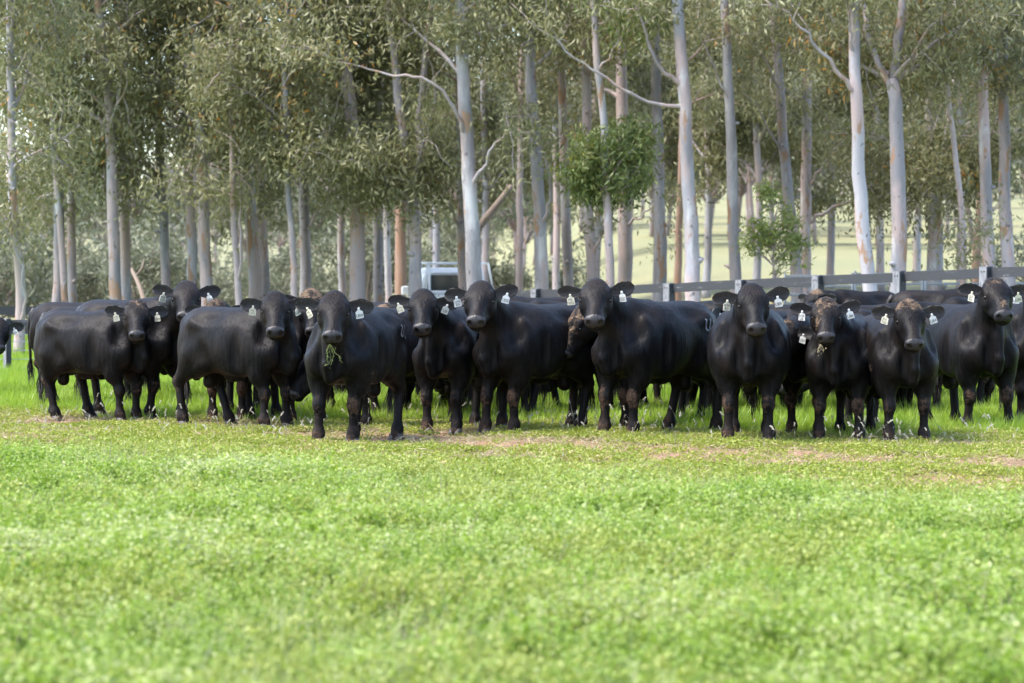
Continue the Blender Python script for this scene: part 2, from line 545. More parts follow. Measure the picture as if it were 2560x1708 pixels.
def build_tag(c, right, up, nrm, lines, mat, parent, s=1.0):
    """hanging plastic ear tag: narrow neck, button and square plate, with hand-written numbers"""
    out = [(-.010, .058), (.010, .058), (.013, .030), (.037, .014), (.040, -.050), (.034, -.054), (-.034, -.054), (-.040, -.050), (-.037, .014), (-.013, .030)]
    P = np.array(out) * s
    n = len(P)
    def plc(x, y, z):
        return c + right * x + up * y + nrm * z
    V = [plc(x, y, .002 - .12 * (y * y)) for x, y in P] + [plc(x, y, -.002 - .12 * (y * y)) for x, y in P]
    V += [plc(0, -.01, .002), plc(0, -.01, -.002)]
    t = []
    for i in range(n):
        j = (i + 1) % n
        t += [(j, i, 2 * n), (n + i, n + j, 2 * n + 1)]
    q = [(i, (i + 1) % n, n + (i + 1) % n, n + i) for i in range(n)]
    ob = mesh_np('ear_tag', V, [np.array(t), np.array(q)], mat, parent, smooth=False)
    mb = MB(); a = np.arange(8) * math.pi / 4      # button
    ring = [plc(.009 * s * math.cos(k), .046 * s + .009 * s * math.sin(k), z) for z in (.0, .009) for k in a] + [plc(0, .046 * s, .011)]
    mb.add(ring, [(i, (i + 1) % 8, 8 + (i + 1) % 8, 8 + i) for i in range(8)], [(8 + i, 8 + (i + 1) % 8, 16) for i in range(8)])
    mb.build('tag_button', mat, ob)
    tv, tt, k = [], [], 0
    for li, line in enumerate(lines):
        size = (.050 if len(lines) == 1 else .039) * s
        wds = [glyph(ch)[2] * size * .92 + .004 * s for ch in line]
        tw = sum(wds); sc = min(1, .070 * s / tw); x = -tw * sc / 2
        y0 = (-.040 if len(lines) == 1 else (-.012, -.046)[li]) * s
        for ch, w in zip(line, wds):
            v, t, ww, x0 = glyph(ch)
            for p in v:
                xx = x + (p[0] - x0) * size * .92 * sc; yy = y0 + p[1] * size
                tv.append(plc(xx, yy, .0045 - .12 * (yy * yy)))
            tt += [(a0 + k, b0 + k, c0 + k) for a0, b0, c0 in t]; k = len(tv)
            x += w * sc
    if tt:
        mesh_np('tag_number', tv, np.array(tt), M_INK, ob, smooth=False)
    return ob

def hoof_mesh(c, fwd, left, parent, s=1.0):
    mb = MB()
    for sd in (-1, 1):
        o = np.array(c) + left * (sd * .031 * s)
        prof = [(.055, .0, .030), (.048, .035, .028), (.030, .068, .024)]   # forward reach, height, half width
        V = []
        for (fr, hh, hw) in prof:
            for (a, b) in ((1, -.55), (1.0, .55), (.55, 1), (-.55, 1), (-.75, .6), (-.75, -.6), (-.55, -1), (.55, -1)):
                V.append(o + fwd * ((a * fr if a > 0 else a * .04) - (0.012 * hh / .07)) * s + left * (b * hw * s) + np.array([0, 0, hh * s + .002]))
        q = [(r * 8 + i, r * 8 + (i + 1) % 8, r * 8 + 8 + (i + 1) % 8, r * 8 + 8 + i) for r in range(2) for i in range(8)]
        mb.add(V, q + [(16, 17, 18, 19), (16, 19, 20, 23), (20, 21, 22, 23), (3, 2, 1, 0), (7, 4, 3, 0), (7, 6, 5, 4)])
    return mb.build('hoof', M_HOOF, parent, smooth=True)

MOUTH = {}
def name_key(front):
    return (round(front[0]), round(front[1]))

def make_beast(name, front, theta, head=None, th_h=0.0, pitch=42, size=1.0, fat=1.12, legs=((0, 0), (0, 0), (0, 0), (0, 0)), tags=(None, None),
               mud=(), face=0.0, facemode='poll', brand=False, h=0.0168, droop=(4, 4), bull=True, headlocal=None, neck=0.50, details=True, seed=0, tail=(0, 0), dewlap=1.0, taghue=(1, 0)):
    """front = photo pixel of the point midway between the fore feet; theta = heading (0 towards the camera, + towards the image's right)"""
    rs = random.Random(seed * 17 + 3)
    psi = R(theta - 90)
    if isinstance(front, tuple) and len(front) == 2:
        Yf = foot_depth(front[1] + 16); Xf = (front[0] - 1280) / F_PX * Yf
    else:
        Xf, Yf = front[0], front[1]
    f2 = np.array([math.cos(psi), math.sin(psi)])
    org = np.array([Xf, Yf]) - f2 * 0.42 * size
    zg = gz(org[0], org[1]) - 0.01
    root = empty(name, (org[0], org[1], zg), psi)
    root.scale = (size, size, size)
    Rw = np.array([[math.cos(psi), -math.sin(psi), 0], [math.sin(psi), math.cos(psi), 0], [0, 0, 1]])
    O = np.array([org[0], org[1], zg])
    phi = R(th_h - theta); p = R(pitch)
    # where the poll sits: on the sight line through its pixel, a neck's length from the withers
    nb = np.array([0.50, 0, 1.08])
    if headlocal is None:
        dw = np.array([(head[0] - 1280) / F_PX, 1.0, (HOR - head[1]) / F_PX])
        cl = Rw.T @ (np.array([0, 0, CAM_H]) - O) / size; dl = Rw.T @ dw / size
        # the pixel given is the top of the poll; sink to the head frame's origin
        A = dl.dot(dl); Bq = dl.dot(cl - nb); Cq = (cl - nb).dot(cl - nb) - neck**2
        disc = Bq * Bq - A * Cq
        t = (-Bq - math.sqrt(disc)) / A if disc > 0 else -Bq / A
        poll = cl + dl * t - np.array([0, 0, 0.035])
    else:
        poll = np.array(headlocal, float)
    hd = np.array([math.cos(p) * math.cos(phi), math.cos(p) * math.sin(phi), -math.sin(p)])
    hz = np.array([math.sin(p) * math.cos(phi), math.sin(p) * math.sin(phi), math.cos(p)])
    hy = np.cross(hz, hd)
    HM = np.stack([hd, hy, hz], 1)
    def hp(t, y, z):
        return poll + HM @ np.array([t * .95, y * 1.14, z * 1.03], float)
    nose = hp(.55, 0, -.07)
    MOUTH[name_key(front)] = O + Rw @ (hp(.515, 0, -.10) * size)
    lo = np.minimum([-0.86, -0.42, -0.03], np.minimum(poll, nose) - .28); hi = np.maximum([0.85, 0.42, 1.36], np.maximum(poll, nose) + .28)
    F = Field(lo, hi, h)
    ts = [(a, b, c * fat, d * (0.5 + 0.5 * fat)) for a, b, c, d in TORSO]
    F.loft(ts, (0, 0, 0), np.eye(3), 0.05, 2.25)
    # hips, loin, shoulder and withers
    for s in (-1, 1):
        F.ell((-0.40, s * .215 * fat, 1.09), (.10, .055, .055), 0.09)
        F.ell((-0.66, s * .11, 1.06), (.06, .05, .06), 0.07)
        F.ell((0.375, s * .192 * fat, .87), (.125, .090, .25), 0.055)      # shoulder blade
        F.ell((0.16, s * .22 * fat, .80), (.28, .095, .24), 0.10)        # ribs
        F.ell((0.515, s * .165, .79), (.115, .10, .17), 0.085)         # point of the shoulder
        F.ell((0.20, s * .315 * fat, .74), (.045, .05, .24), 0.08, cut=True)   # groove behind the shoulder
        F.ell((-0.27, s * .315 * fat, .68), (.085, .06, .17), 0.09, cut=True)
        F.ell((-0.22, s * .255 * fat, 1.16), (.16, .05, .06), 0.08, cut=True)     # flank
    F.cone((0.36, 0, 1.18), (0.16, 0, 1.165), .07, .055, 0.12)
    F.ell((0.62, 0, .74), (.085, .050, .17), 0.10)                        # brisket
    if bull:
        F.ell((-0.10, 0, .53), (.12, .04, .045), 0.06)
        F.cone((-0.42, 0, .66), (-0.43, 0, .48), .055, .068, 0.035)
    # fore legs
    jl = []
    for i, s in ((0, 1), (1, -1)):
        fx, fy = legs[i]
        kx, ky = fx * .55, fy * .6
        y = s * .165
        el = (0.33 + kx * .2, s * .185 + ky * .3, .60); kn = (0.440 + kx, y + ky, .385); ft = (0.430 + fx * .95, y + fy, .115); hf = (0.460 + fx, y + fy, .045)
        F.cone((0.46, s * .185, .80), (el[0] + .06, el[1] + s * .005, .60), .112, .10, 0.05)
        F.cone((0.42, s * .18, .66), (el[0] + .06, el[1], .54), .10, .092, 0.05)
        F.cone((el[0] + .07, el[1], .62), kn, .096, .051, 0.035)
        F.ell((kn[0] + .008, kn[1], kn[2] - .005), (.062, .058, .078), 0.03)
        F.cone(kn, ft, .043, .041, 0.03)
        F.ell((ft[0], ft[1], ft[2] + .01), (.053, .052, .056), 0.035)
        F.cone(ft, hf, .052, .055, 0.03)
        jl.append((np.array(hf), np.array(kn)))
    for s in (-1, 1):
        F.ell((0.69, s * .095, .80), (.085, .038, .17), 0.07, cut=True)
        F.ell((0.53, s * .245, 1.0), (.09, .03, .10), 0.10, cut=True)
    # hind legs
    for i, s in ((2, 1), (3, -1)):
        fx, fy = legs[i]
        y = s * .155
        hk = (-0.665 + fx * .75, y + fy * .7, .485); ft = (-0.605 + fx, y + fy, .115); hf = (-0.570 + fx, y + fy, .045)
        F.ell((-0.46, s * .165, .82), (.21, .115, .30), 0.06)
        F.ell((-0.585, s * .125, .83), (.13, .115, .24), 0.07)
        st = (-0.33 + fx * .25, s * .17, .68)
        F.cone((-0.42, s * .165, .80), st, .14, .115, 0.06)
        F.cone((-0.48 + fx * .15, s * .165, .76), hk, .140, .056, 0.05)
        F.cone(st, (hk[0] + .05, hk[1], hk[2] + .05), .088, .050, 0.05)
        F.ell((hk[0] - .01, hk[1], hk[2]), (.072, .052, .075), 0.03)
        F.cone(hk, ft, .045, .041, 0.03)
        F.ell((ft[0], ft[1], ft[2] + .01), (.054, .051, .057), 0.035)
        F.cone(ft, hf, .053, .056, 0.03)
        jl.append((np.array(hf), np.array(hk)))
    # neck: nape, throat and dewlap
    at = hp(.06, 0, -.13)
    P0 = np.array([0.36, 0, 1.00]); P1 = np.array([0.62, 0, 1.04 + 0.25 * (poll[2] - 1.1)])
    P2 = at - 0.24 * unit(hd * .5 + np.array([hd[0], hd[1], 0.0]) * 1.0 - np.array([0, 0, .25])); P3 = at
    T = np.linspace(0, 1, 8)
    bez = [(1 - t)**3 * P0 + 3 * (1 - t)**2 * t * P1 + 3 * (1 - t) * t * t * P2 + t**3 * P3 for t in T]
    for i in range(7):
        a, b = bez[i], bez[i + 1]; t0, t1 = T[i], T[i + 1]
        r = lambda t: 0.152 * (1 - t) + 0.099 * t
        up = lambda t: np.array([0, 0, .045 * (1 - t) + .015])
        F.cone(a + up(t0), b + up(t1), r(t0), r(t1), 0.04)
        dn = lambda t: np.array([0, 0, -.17 * (1 - t) - .06 * t])
        F.cone(a + dn(t0), b + dn(t1), .120 * (1 - t0) + .074 * t0, .120 * (1 - t1) + .074 * t1, 0.05)
    dl_ = [np.array([0.655, 0, 0.62]), np.array([0.70, 0, 0.74])]
    for t in (.30, .5, .7, .88):
        c = (1 - t)**3 * P0 + 3 * (1 - t)**2 * t * P1 + 3 * (1 - t) * t * t * P2 + t**3 * P3
        dl_.append(c + np.array([.02 * (1 - t), 0, -.17 * (1 - t) - .06 * t - (.120 * (1 - t) + .074 * t) * .95]))
    dl_.append(hp(.26, 0, -.175))
    for i in range(len(dl_) - 1):
        F.cone(dl_[i], dl_[i + 1], .022 * dewlap, .022 * dewlap, 0.055)
    # head
    F.loft([(a * .95, b * 1.03, c * 1.14, d * 1.03) for a, b, c, d in HEAD], poll, HM, 0.045, 2.4)
    F.ell(hp(-.025, 0, -.005), (.07, .085, .062), 0.05, HM)
    for s in (-1, 1):
        F.cone(hp(.13, s * .065, -.15), hp(.33, s * .040, -.130), .062, .040, 0.05)
        F.cone(hp(.13, s * .098, .010), hp(.190, s * .108, -.006), .026, .020, 0.035)     # brow
        F.ell(hp(.196, s * .126, -.026), (.034, .022, .024), 0.02, HM, cut=True)             # eye socket
        F.ell(hp(.19, s * .092, -.085), (.065, .032, .05), 0.05, HM)                        # cheek
        F.ell(hp(.475, s * .048, -.032), (.036, .028, .026), 0.018, HM)                       # nostril rim
        F.ell(hp(.520, s * .047, -.038), (.032, .017, .019), 0.008, HM, cut=True)            # nostril
    F.cone(hp(.30, 0, -.018), hp(.45, 0, -.035), .045, .042, 0.04)
    F.ell(hp(.465, 0, -.115), (.045, .058, .032), 0.018, HM)                                 # chin
    F.cone(hp(.30, 0, -.13), hp(.45, 0, -.118), .055, .045, 0.04)
    F.ell(hp(.535, 0, -.098), (.055, .09, .0065), 0.012, HM, cut=True)                       # mouth line
    V, Q = F.surface()
    body = mesh_np('body', V, Q, M_COAT, root)
    # masks for mud, muzzle and brand
    q = ((V - poll) @ HM) / [.95, 1.14, 1.03]
    muz = ss(.445, .475, q[:, 0]) * ss(-.118, -.085, q[:, 2]) * (np.linalg.norm(q - [.46, 0, -.05], axis=1) < .2)
    nos = np.zeros(len(V))
    for s in (-1, 1):
        nos = np.maximum(nos, 1 - ss(.013, .028, np.linalg.norm((q - [.512, s * .047, -.038]) * [.5, 1, .95], axis=1)))
    nos = np.maximum(nos, (1 - ss(.004, .013, np.abs(q[:, 2] + .098))) * ss(.465, .485, q[:, 0]) * (np.abs(q[:, 1]) < .075))
    attr(body, 'muzzle', muz); attr(body, 'nostril', nos)
    mu = np.zeros(len(V)); du = np.zeros(len(V))
    for k, (hf, jn) in enumerate(jl):
        kq = np.linalg.norm((V - (jn + [.045 if k < 2 else -.02, 0, -.01])) * [1, 1, .8], axis=1)
        w = rs.choice([.25, .4, .55, .7]) if not mud else mud[k]
        mu = np.maximum(mu, w * (1 - ss(.05, .12, kq)))
        fq = np.linalg.norm(V - hf, axis=1)
        mu = np.maximum(mu, (.25 + .5 * w) * (1 - ss(.05, .19, fq)))
        du = np.maximum(du, (.35 + .5 * w) * (1 - ss(.10, .34, np.linalg.norm((V - hf) * [1, 1, .8], axis=1))))
    du = np.maximum(du, .35 * ss(-.45, -.7, V[:, 0]) * ss(.95, .6, V[:, 2]))
    onhead = (q[:, 0] > -.15) & (np.abs(q[:, 1]) < .17) & (q[:, 2] > -.2) & (q[:, 0] < .6)
    pollm = (1 - ss(.06, .17, np.linalg.norm((q - [.02, 0, .02]) * [1, .8, 1], axis=1))) * onhead
    attr(body, 'curl', pollm)
    if face > 0:
        if facemode == 'poll':
            mu = np.maximum(mu, face * pollm)
        elif facemode == 'front':       # poll, cheek and bridge of the nose
            mu = np.maximum(mu, face * np.maximum(pollm, .8 * (1 - ss(.03, .09, np.abs(q[:, 1] + .05))) * ss(.46, .30, q[:, 0]) * ss(-.16, -.02, q[:, 2]) * onhead))
        elif facemode == 'mask':
            mu = np.maximum(mu, face * ss(.50, .40, q[:, 0]) * ss(-.10, .0, q[:, 2]) * onhead)
        elif facemode == 'nose':
            mu = np.maximum(mu, face * np.maximum(pollm * .7, (1 - ss(.02, .06, np.abs(q[:, 1]))) * (1 - ss(.05, .11, np.abs(q[:, 0] - .36))) * ss(-.08, 0, q[:, 2]) * onhead))
    du = np.maximum(du, .30 * pollm)
    for s in (-1, 1):
        de = np.linalg.norm(V - hp(.195, s * .112, -.024), axis=1)
        du = np.maximum(du, .75 * (1 - ss(.022, .05, de)))
    attr(body, 'pale', ss(.02, .10, q[:, 0] + .12) * onhead * (face > 0) + .35 * (V[:, 2] > .5) * ~onhead)
    blot = rs.random()
    if blot < .6:
        c = np.array([rs.uniform(-.2, .5), rs.choice([-1, 1]) * .28, rs.uniform(.6, .95)])
        mu = np.maximum(mu, .42 * (1 - ss(.02, .16, np.linalg.norm((V - c) * [1, .5, 2.2], axis=1))))
    attr(body, 'mud', mu); attr(body, 'dust', np.clip(du, 0, 1))
    if brand:
        segs = []
        for s in (1, -1):
            y = s * .25
            for (cx, cz) in ((-.42, 1.04), (-.56, 1.02)):
                segs += [((cx - .030, y, cz + .05), (cx - .032, y, cz - .04)), ((cx - .032, y, cz - .04), (cx, y, cz - .06)), ((cx, y, cz - .06), (cx + .03, y, cz - .035)), ((cx + .03, y, cz - .035), (cx + .032, y, cz + .05))]
        P2_ = V.copy(); P2_[:, 1] = np.sign(V[:, 1]) * .25
        bm = (1 - ss(.004, .014, seg_dist(P2_, segs))) * (np.abs(V[:, 1]) > .12)
        attr(body, 'brand', bm)
    if not details:
        return root
    # eyes
    for s in (-1, 1):
        c = hp(.195, s * .1075, -.024)
        mb = MB()
        a = np.arange(10) * math.pi / 5
        rings = [(-.8, .6), (-.3, .95), (.3, .95), (.75, .66)]
        ex = unit(HM @ np.array([.15, s * 1.0, .25])); ey = unit(np.cross(ex, hd)); ez = np.cross(ex, ey)
        vv = [c + .020 * (ex * zz + ey * rr * math.cos(k) * 1.15 + ez * rr * math.sin(k)) for zz, rr in rings for k in a] + [c + .020 * ex]
        mb.add(vv, [(r_ * 10 + i, r_ * 10 + (i + 1) % 10, r_ * 10 + 10 + (i + 1) % 10, r_ * 10 + 10 + i) for r_ in range(3) for i in range(10)], [(30 + i, 30 + (i + 1) % 10, 40) for i in range(10)])
        mb.build('eye', M_EYE, root, smooth=True)
    # ears and tags
    fw = unit([math.cos(phi), math.sin(phi), 0]); lf = np.array([-fw[1], fw[0], 0]); zu = np.array([0, 0, 1.0])
    for i, s in ((0, -1), (1, 1)):       # image left first
        dr = R(droop[i] + rs.uniform(-4, 4))
        out = unit(lf * s * math.cos(dr) - zu * math.sin(dr) - fw * (.10 + .1 * rs.random()))
        nrm = unit(fw - out * fw.dot(out) - zu * .12)
        up = unit(np.cross(nrm, out) * s)
        rt = hp(.035, s * .105, -.045)
        build_ear(rt, out, up, nrm, .23, .072, root, rs)
        tg = tags[i]
        if tg:
            roll = R(rs.uniform(-24, 24)); yaw = R(rs.uniform(-42, 42))
            tn = unit(nrm * math.cos(yaw) + out * math.sin(yaw))
            tu = unit(zu - tn * tn.dot(zu)); tr = np.cross(tu, tn)
            tu2 = tu * math.cos(roll) + tr * math.sin(roll); tr2 = np.cross(tu2, tn)
            c = rt + out * .105 + nrm * .036 - up * .055
            build_tag(c, tr2, tu2, tn, tg, M_TAGW if taghue[i] == 0 else M_TAGY, root, .88)
    # shaggy poll
    pv, pt = [], []
    for k in range(420):
        t = rs.uniform(-.075, .10); y = rs.gauss(0, .045)
        z = .012 + .052 * math.sqrt(max(0, 1 - (y / .11)**2)) * (1 - max(0, (t - .0) / .13)**2 * .5) - max(0, -t - .02) * .9 - .012
        b = hp(t, y, z - .012)
        d = unit(HM @ np.array([rs.uniform(-.9, .5), rs.uniform(-.8, .8), rs.uniform(.25, .9)])) * rs.uniform(.014, .030)
        w = unit(np.cross(d, hd + .01)) * .0017
        bend = unit(HM @ np.array([rs.uniform(-1, 1), rs.uniform(-1, 1), 0])) * .012
        n0 = len(pv)
        pv += [b - w, b + w, b + d * .6 + w * .7 + bend * .4, b + d * .6 - w * .7 + bend * .4, b + d + bend]
        pt += [(n0, n0 + 1, n0 + 2), (n0, n0 + 2, n0 + 3), (n0 + 3, n0 + 2, n0 + 4)]
    mesh_np('poll_hair', pv, np.array(pt), M_TUFTMUD if (face > .8 and facemode == 'poll') else M_TUFT, root)
    # hooves
    for k, (hf, jn) in enumerate(jl):
        hoof_mesh((hf[0] + .008, hf[1], 0.0), np.array([1.0, 0, 0]), np.array([0, 1.0, 0]), root, 1.12)
    # tail with a hair switch
    tx, ty = tail
    tp = np.array([(-.70, 0, 1.17), (-.755, .01, 1.10), (-.79, .02 + ty * .2, .95), (-.785 + tx * .4, .03 + ty * .5, .78), (-.775 + tx * .8, .03 + ty, .60), (-.77 + tx, .03 + ty, .48)])
    mb = MB(); mb.tube(tp, [.04, .034, .026, .021, .019, .016], 8)
    for _ in range(60):
        b = tp[-1] + np.array([rs.uniform(-.015, .015), rs.uniform(-.015, .015), rs.uniform(-.04, .08)])
        e = b + np.array([rs.gauss(0, .03), rs.gauss(0, .03), -rs.uniform(.16, .34)]); m_ = (b + e) / 2 + np.array([rs.gauss(0, .015), rs.gauss(0, .015), 0])
        w = unit([rs.uniform(-1, 1), rs.uniform(-1, 1), 0]) * .004
        mb.add([b - w, b + w, m_ + w, m_ - w, e], [(0, 1, 2, 3)], [(3, 2, 4)])
    mb.build('tail', M_TUFT, root, smooth=True)
    return root
# ------------------------------------------------------------------ ground
def yb(X):            # edge of the lucerne crop
    return 19.7 - 0.74 * X + 0.35 * np.sin(X * 1.7) + 0.2 * np.sin(X * 4.1 + 1)
def yc(X):            # where the standing pasture begins
    return 28.3 - 0.52 * X + 0.3 * np.sin(X * 1.1 + 2) + 0.15 * np.sin(X * 3.3)

DIRT = [(1.2, 23.9, .7, .7), (2.0, 23.2, 1.0, 1.15), (2.8, 22.7, .8, .8), (4.1, 22.2, .7, 1.0), (-.9, 26.5, .8, 1.1), (.1, 24.9, .8, .65), (3.4, 20.2, .5, .7), (-2.6, 28.6, .9, .8), (-4.4, 29.4, .9, .8), (-.2, 23.4, .5, .5), (.7, 22.3, .5, .5), (-1.9, 26.6, .5, .5)]
def dirtness(X, Y):
    d = np.zeros(np.broadcast(X, Y).shape)
    for (cx, cy, rx, ry) in [(a_, b_, c_ * 1.25, d_ * 1.3) for a_, b_, c_, d_ in DIRT]:
        d = np.maximum(d, 1 - ss(.35, 1.15, np.hypot((X - cx) / rx, (Y - cy) / ry)))
    return d

ys = np.concatenate([np.arange(-12, 8, 2.0), np.arange(8, 52, .3), np.geomspace(52, 1400, 110)])
us = np.sinh(np.linspace(-3.2, 3.2, 150)) / math.sinh(3.2)
UU, YY = np.meshgrid(us, ys)
XX = UU * (45 + 0.9 * np.maximum(YY, 0))
ZZ = ground_z(XX, YY)
GV = np.stack([XX, YY, ZZ], -1).reshape(-1, 3)
nr, nc = XX.shape
a = (np.arange(nr - 1)[:, None] * nc + np.arange(nc - 1)[None, :]).ravel()
m, nt, N, L, B = new_mat('paddock_soil_and_grass')
pos = geocoord(nt)
n_big = noise(nt, 0.35, 4, 0.55, pos); n_mid = noise(nt, 2.2, 5, 0.6, pos); n_fine = noise(nt, 26, 4, 0.7, pos)
soil = mixc(nt, n_fine, (0.145, 0.082, 0.052), (0.26, 0.160, 0.108))
litter = mixc(nt, ramp(nt, n_fine, 0.35, 0.65), (0.12, 0.10, 0.04), (0.27, 0.205, 0.11))
trk = mixc(nt, ramp(nt, attr_n(nt, 'dirt'), 0.15, 0.7), litter, soil)
under = mixc(nt, n_fine, (0.045, 0.07, 0.015), (0.10, 0.15, 0.035))
past = mixc(nt, n_mid, (0.085, 0.15, 0.03), (0.16, 0.24, 0.05))
dry = mixc(nt, noise(nt, 0.4, 3, 0.5, geocoord(nt, (1, .12, 1))), (0.15, 0.146, 0.072), (0.19, 0.176, 0.098))
far = mixc(nt, ramp(nt, noise(nt, 0.05, 3, 0.6, pos), 0.42, 0.62), dry, (0.15, 0.15, 0.08))
c = mixc(nt, attr_n(nt, 'track'), under, trk)
c = mixc(nt, attr_n(nt, 'pasture'), c, past)
c = mixc(nt, attr_n(nt, 'farness'), c, far)
L.new(c, B.inputs['Base Color']); B.inputs['Roughness'].default_value = 0.95; B.inputs['Specular IOR Level'].default_value = 0.1
bump(nt, n_fine, 0.6, 0.03, B)
ground = mesh_np('ground', GV, np.stack([a, a + 1, a + nc + 1, a + nc], 1), m)
ground['kind'] = 'structure'
xf, yf = GV[:, 0], GV[:, 1]
attr(ground, 'track', ss(-.4, .5, yf - yb(xf)))
attr(ground, 'pasture', ss(-.5, .6, yf - yc(xf)))
attr(ground, 'farness', ss(41, 57, yf + 1.2 * xf))
attr(ground, 'dirt', dirtness(xf, yf))

# ------------------------------------------------------------------ foliage materials
def leaf_mat(name, cols, trans=0.35, rough=0.45, spec=0.4, tcol=None, wcol=None, pn=0.0):
    """cols: [(position, colour)] looked up by the per-leaf 'tint' attribute"""
    m, nt, N, L, B = new_mat(name)
    t = attr_n(nt, 'tint')
    if wcol:
        oi = N.new('ShaderNodeObjectInfo')
        t = math_n(nt, 'ADD', math_n(nt, 'MULTIPLY', t, 1 - wcol), math_n(nt, 'MULTIPLY', oi.outputs['Random'], wcol))
    if pn:
        pz = math_n(nt, 'ADD', noise(nt, 0.75, 3, 0.55, geocoord(nt)), math_n(nt, 'MULTIPLY', noise(nt, 3.1, 2, 0.5, geocoord(nt)), 0.5))
        t = math_n(nt, 'ADD', t, math_n(nt, 'MULTIPLY', math_n(nt, 'SUBTRACT', pz, 0.75), pn))
    cr = N.new('ShaderNodeValToRGB')
    while len(cr.color_ramp.elements) < len(cols): cr.color_ramp.elements.new(0.5)
    for e, (p, c) in zip(cr.color_ramp.elements, cols):
        e.position = p; e.color = (*c, 1)
    L.new(t, cr.inputs[0])
    L.new(cr.outputs[0], B.inputs['Base Color'])
    B.inputs['Roughness'].default_value = rough; B.inputs['Specular IOR Level'].default_value = spec
    tr = N.new('ShaderNodeBsdfTranslucent')
    hs = N.new('ShaderNodeHueSaturation'); hs.inputs['Value'].default_value = 1.25; hs.inputs['Saturation'].default_value = 1.1
    L.new(cr.outputs[0], hs.inputs['Color']); L.new(hs.outputs[0], tr.inputs['Color'])
    ms = N.new('ShaderNodeMixShader'); ms.inputs[0].default_value = trans
    L.new(B.outputs[0], ms.inputs[1]); L.new(tr.outputs[0], ms.inputs[2])
    L.new(ms.outputs[0], N['Material Output'].inputs['Surface'])
    return m

GUM = [(0.0, (0.076, 0.079, 0.032)), (0.35, (0.138, 0.138, 0.060)), (0.75, (0.215, 0.207, 0.102)), (0.93, (0.255, 0.228, 0.13)), (0.965, (0.30, 0.19, 0.05)), (1.0, (0.32, 0.15, 0.04))]
M_LEAF = leaf_mat('gum_leaves', GUM, 0.34, 0.45, 0.35)
M_GREEN = leaf_mat('lush_gum_leaves', [(0, (0.05, 0.075, 0.02)), (.4, (0.10, 0.13, 0.036)), (.8, (0.16, 0.185, 0.06)), (1, (0.24, 0.22, 0.06))], 0.34, 0.45, 0.35)
M_LEAFY = leaf_mat('young_leaves', [(0, (0.09, 0.13, 0.03)), (.5, (0.17, 0.21, 0.05)), (1, (0.26, 0.29, 0.09))], 0.38, 0.4, 0.45)
M_BUSH = leaf_mat('bush_leaves', [(0, (0.070, 0.078, 0.045)), (.5, (0.125, 0.132, 0.080)), (1, (0.185, 0.188, 0.125))], 0.3, 0.5, 0.3, None, 0.3)  # slight haze mixed into the greens, paler and less saturated
M_FAR = leaf_mat('haze_tinted_leaves', [(0, (0.085, 0.098, 0.055)), (.5, (0.14, 0.15, 0.092)), (1, (0.20, 0.205, 0.135))], 0.25, 0.6, 0.2, None, 0.35)  # distance haze put into the leaf colour as paler, greyer greens
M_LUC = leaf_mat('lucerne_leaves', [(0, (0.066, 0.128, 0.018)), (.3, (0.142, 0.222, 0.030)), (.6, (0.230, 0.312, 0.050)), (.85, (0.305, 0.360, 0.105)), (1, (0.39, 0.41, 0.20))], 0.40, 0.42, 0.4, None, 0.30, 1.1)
M_CREEP = leaf_mat('creeping_herb', [(0, (0.115, 0.155, 0.022)), (.5, (0.205, 0.24, 0.036)), (.85, (0.28, 0.285, 0.07)), (1, (0.36, 0.26, 0.14))], 0.35, 0.5, 0.25, None, 0.4, 0.8)
M_GRASS = leaf_mat('pasture_grass', [(0, (0.12, 0.195, 0.022)), (.5, (0.215, 0.31, 0.036)), (.9, (0.30, 0.37, 0.07)), (1, (0.36, 0.34, 0.15))], 0.42, 0.45, 0.35, None, 0.35, 0.7)
M_YEL = leaf_mat('yellow_weeds', [(0, (0.12, 0.17, 0.025)), (.5, (0.245, 0.29, 0.055)), (1, (0.37, 0.38, 0.14))], 0.40, 0.45, 0.3, None, 0.3)
M_PALE = leaf_mat('pale_meadow_grass', [(0, (0.20, 0.25, 0.07)), (.6, (0.33, 0.35, 0.16)), (1, (0.45, 0.42, 0.25))], 0.4, 0.5, 0.25, None, 0.4)
M_STRAW = leaf_mat('straw', [(0, (0.20, 0.155, 0.08)), (1, (0.36, 0.30, 0.19))], 0.3, 0.6, 0.2)
M_SEED = leaf_mat('seed_fluff', [(0, (0.34, 0.30, 0.22)), (1, (0.50, 0.47, 0.39))], 0.4, 0.7, 0.2)

def leaves_mesh(name, P, D, Wd, Lg, wd, tint, mat, parent=None, link=True, fold=0.0):
    """rhombic leaves: P base, D unit direction, Wd unit width direction, Lg length, wd half width"""
    n = len(P)
    Nn = np.cross(D, Wd)
    Lg = Lg[:, None]; wd = wd[:, None]
    V = np.empty((n, 4, 3))
    V[:, 0] = P
    V[:, 1] = P + D * Lg * .42 + Wd * wd + Nn * wd * fold
    V[:, 2] = P + D * Lg - Nn * Lg * .08
    V[:, 3] = P + D * Lg * .42 - Wd * wd + Nn * wd * fold
    f = np.arange(n * 4).reshape(n, 4)
    ob = mesh_np(name, V.reshape(-1, 3), f, mat, parent, smooth=False, link=link)
    attr(ob, 'tint', np.repeat(tint, 4))
    return ob

def rand_perp(D, rng):
    r = rng.normal(size=D.shape)
    w = r - D * (r * D).sum(1)[:, None]
    return w / (np.linalg.norm(w, axis=1)[:, None] + 1e-9)

def nrmz(v):
    return v / (np.linalg.norm(v, axis=-1, keepdims=True) + 1e-9)

M_WEED = leaf_mat('wilted_weed', [(0, (0.05, 0.07, 0.015)), (1, (0.15, 0.17, 0.05))], 0.3, 0.6, 0.2)
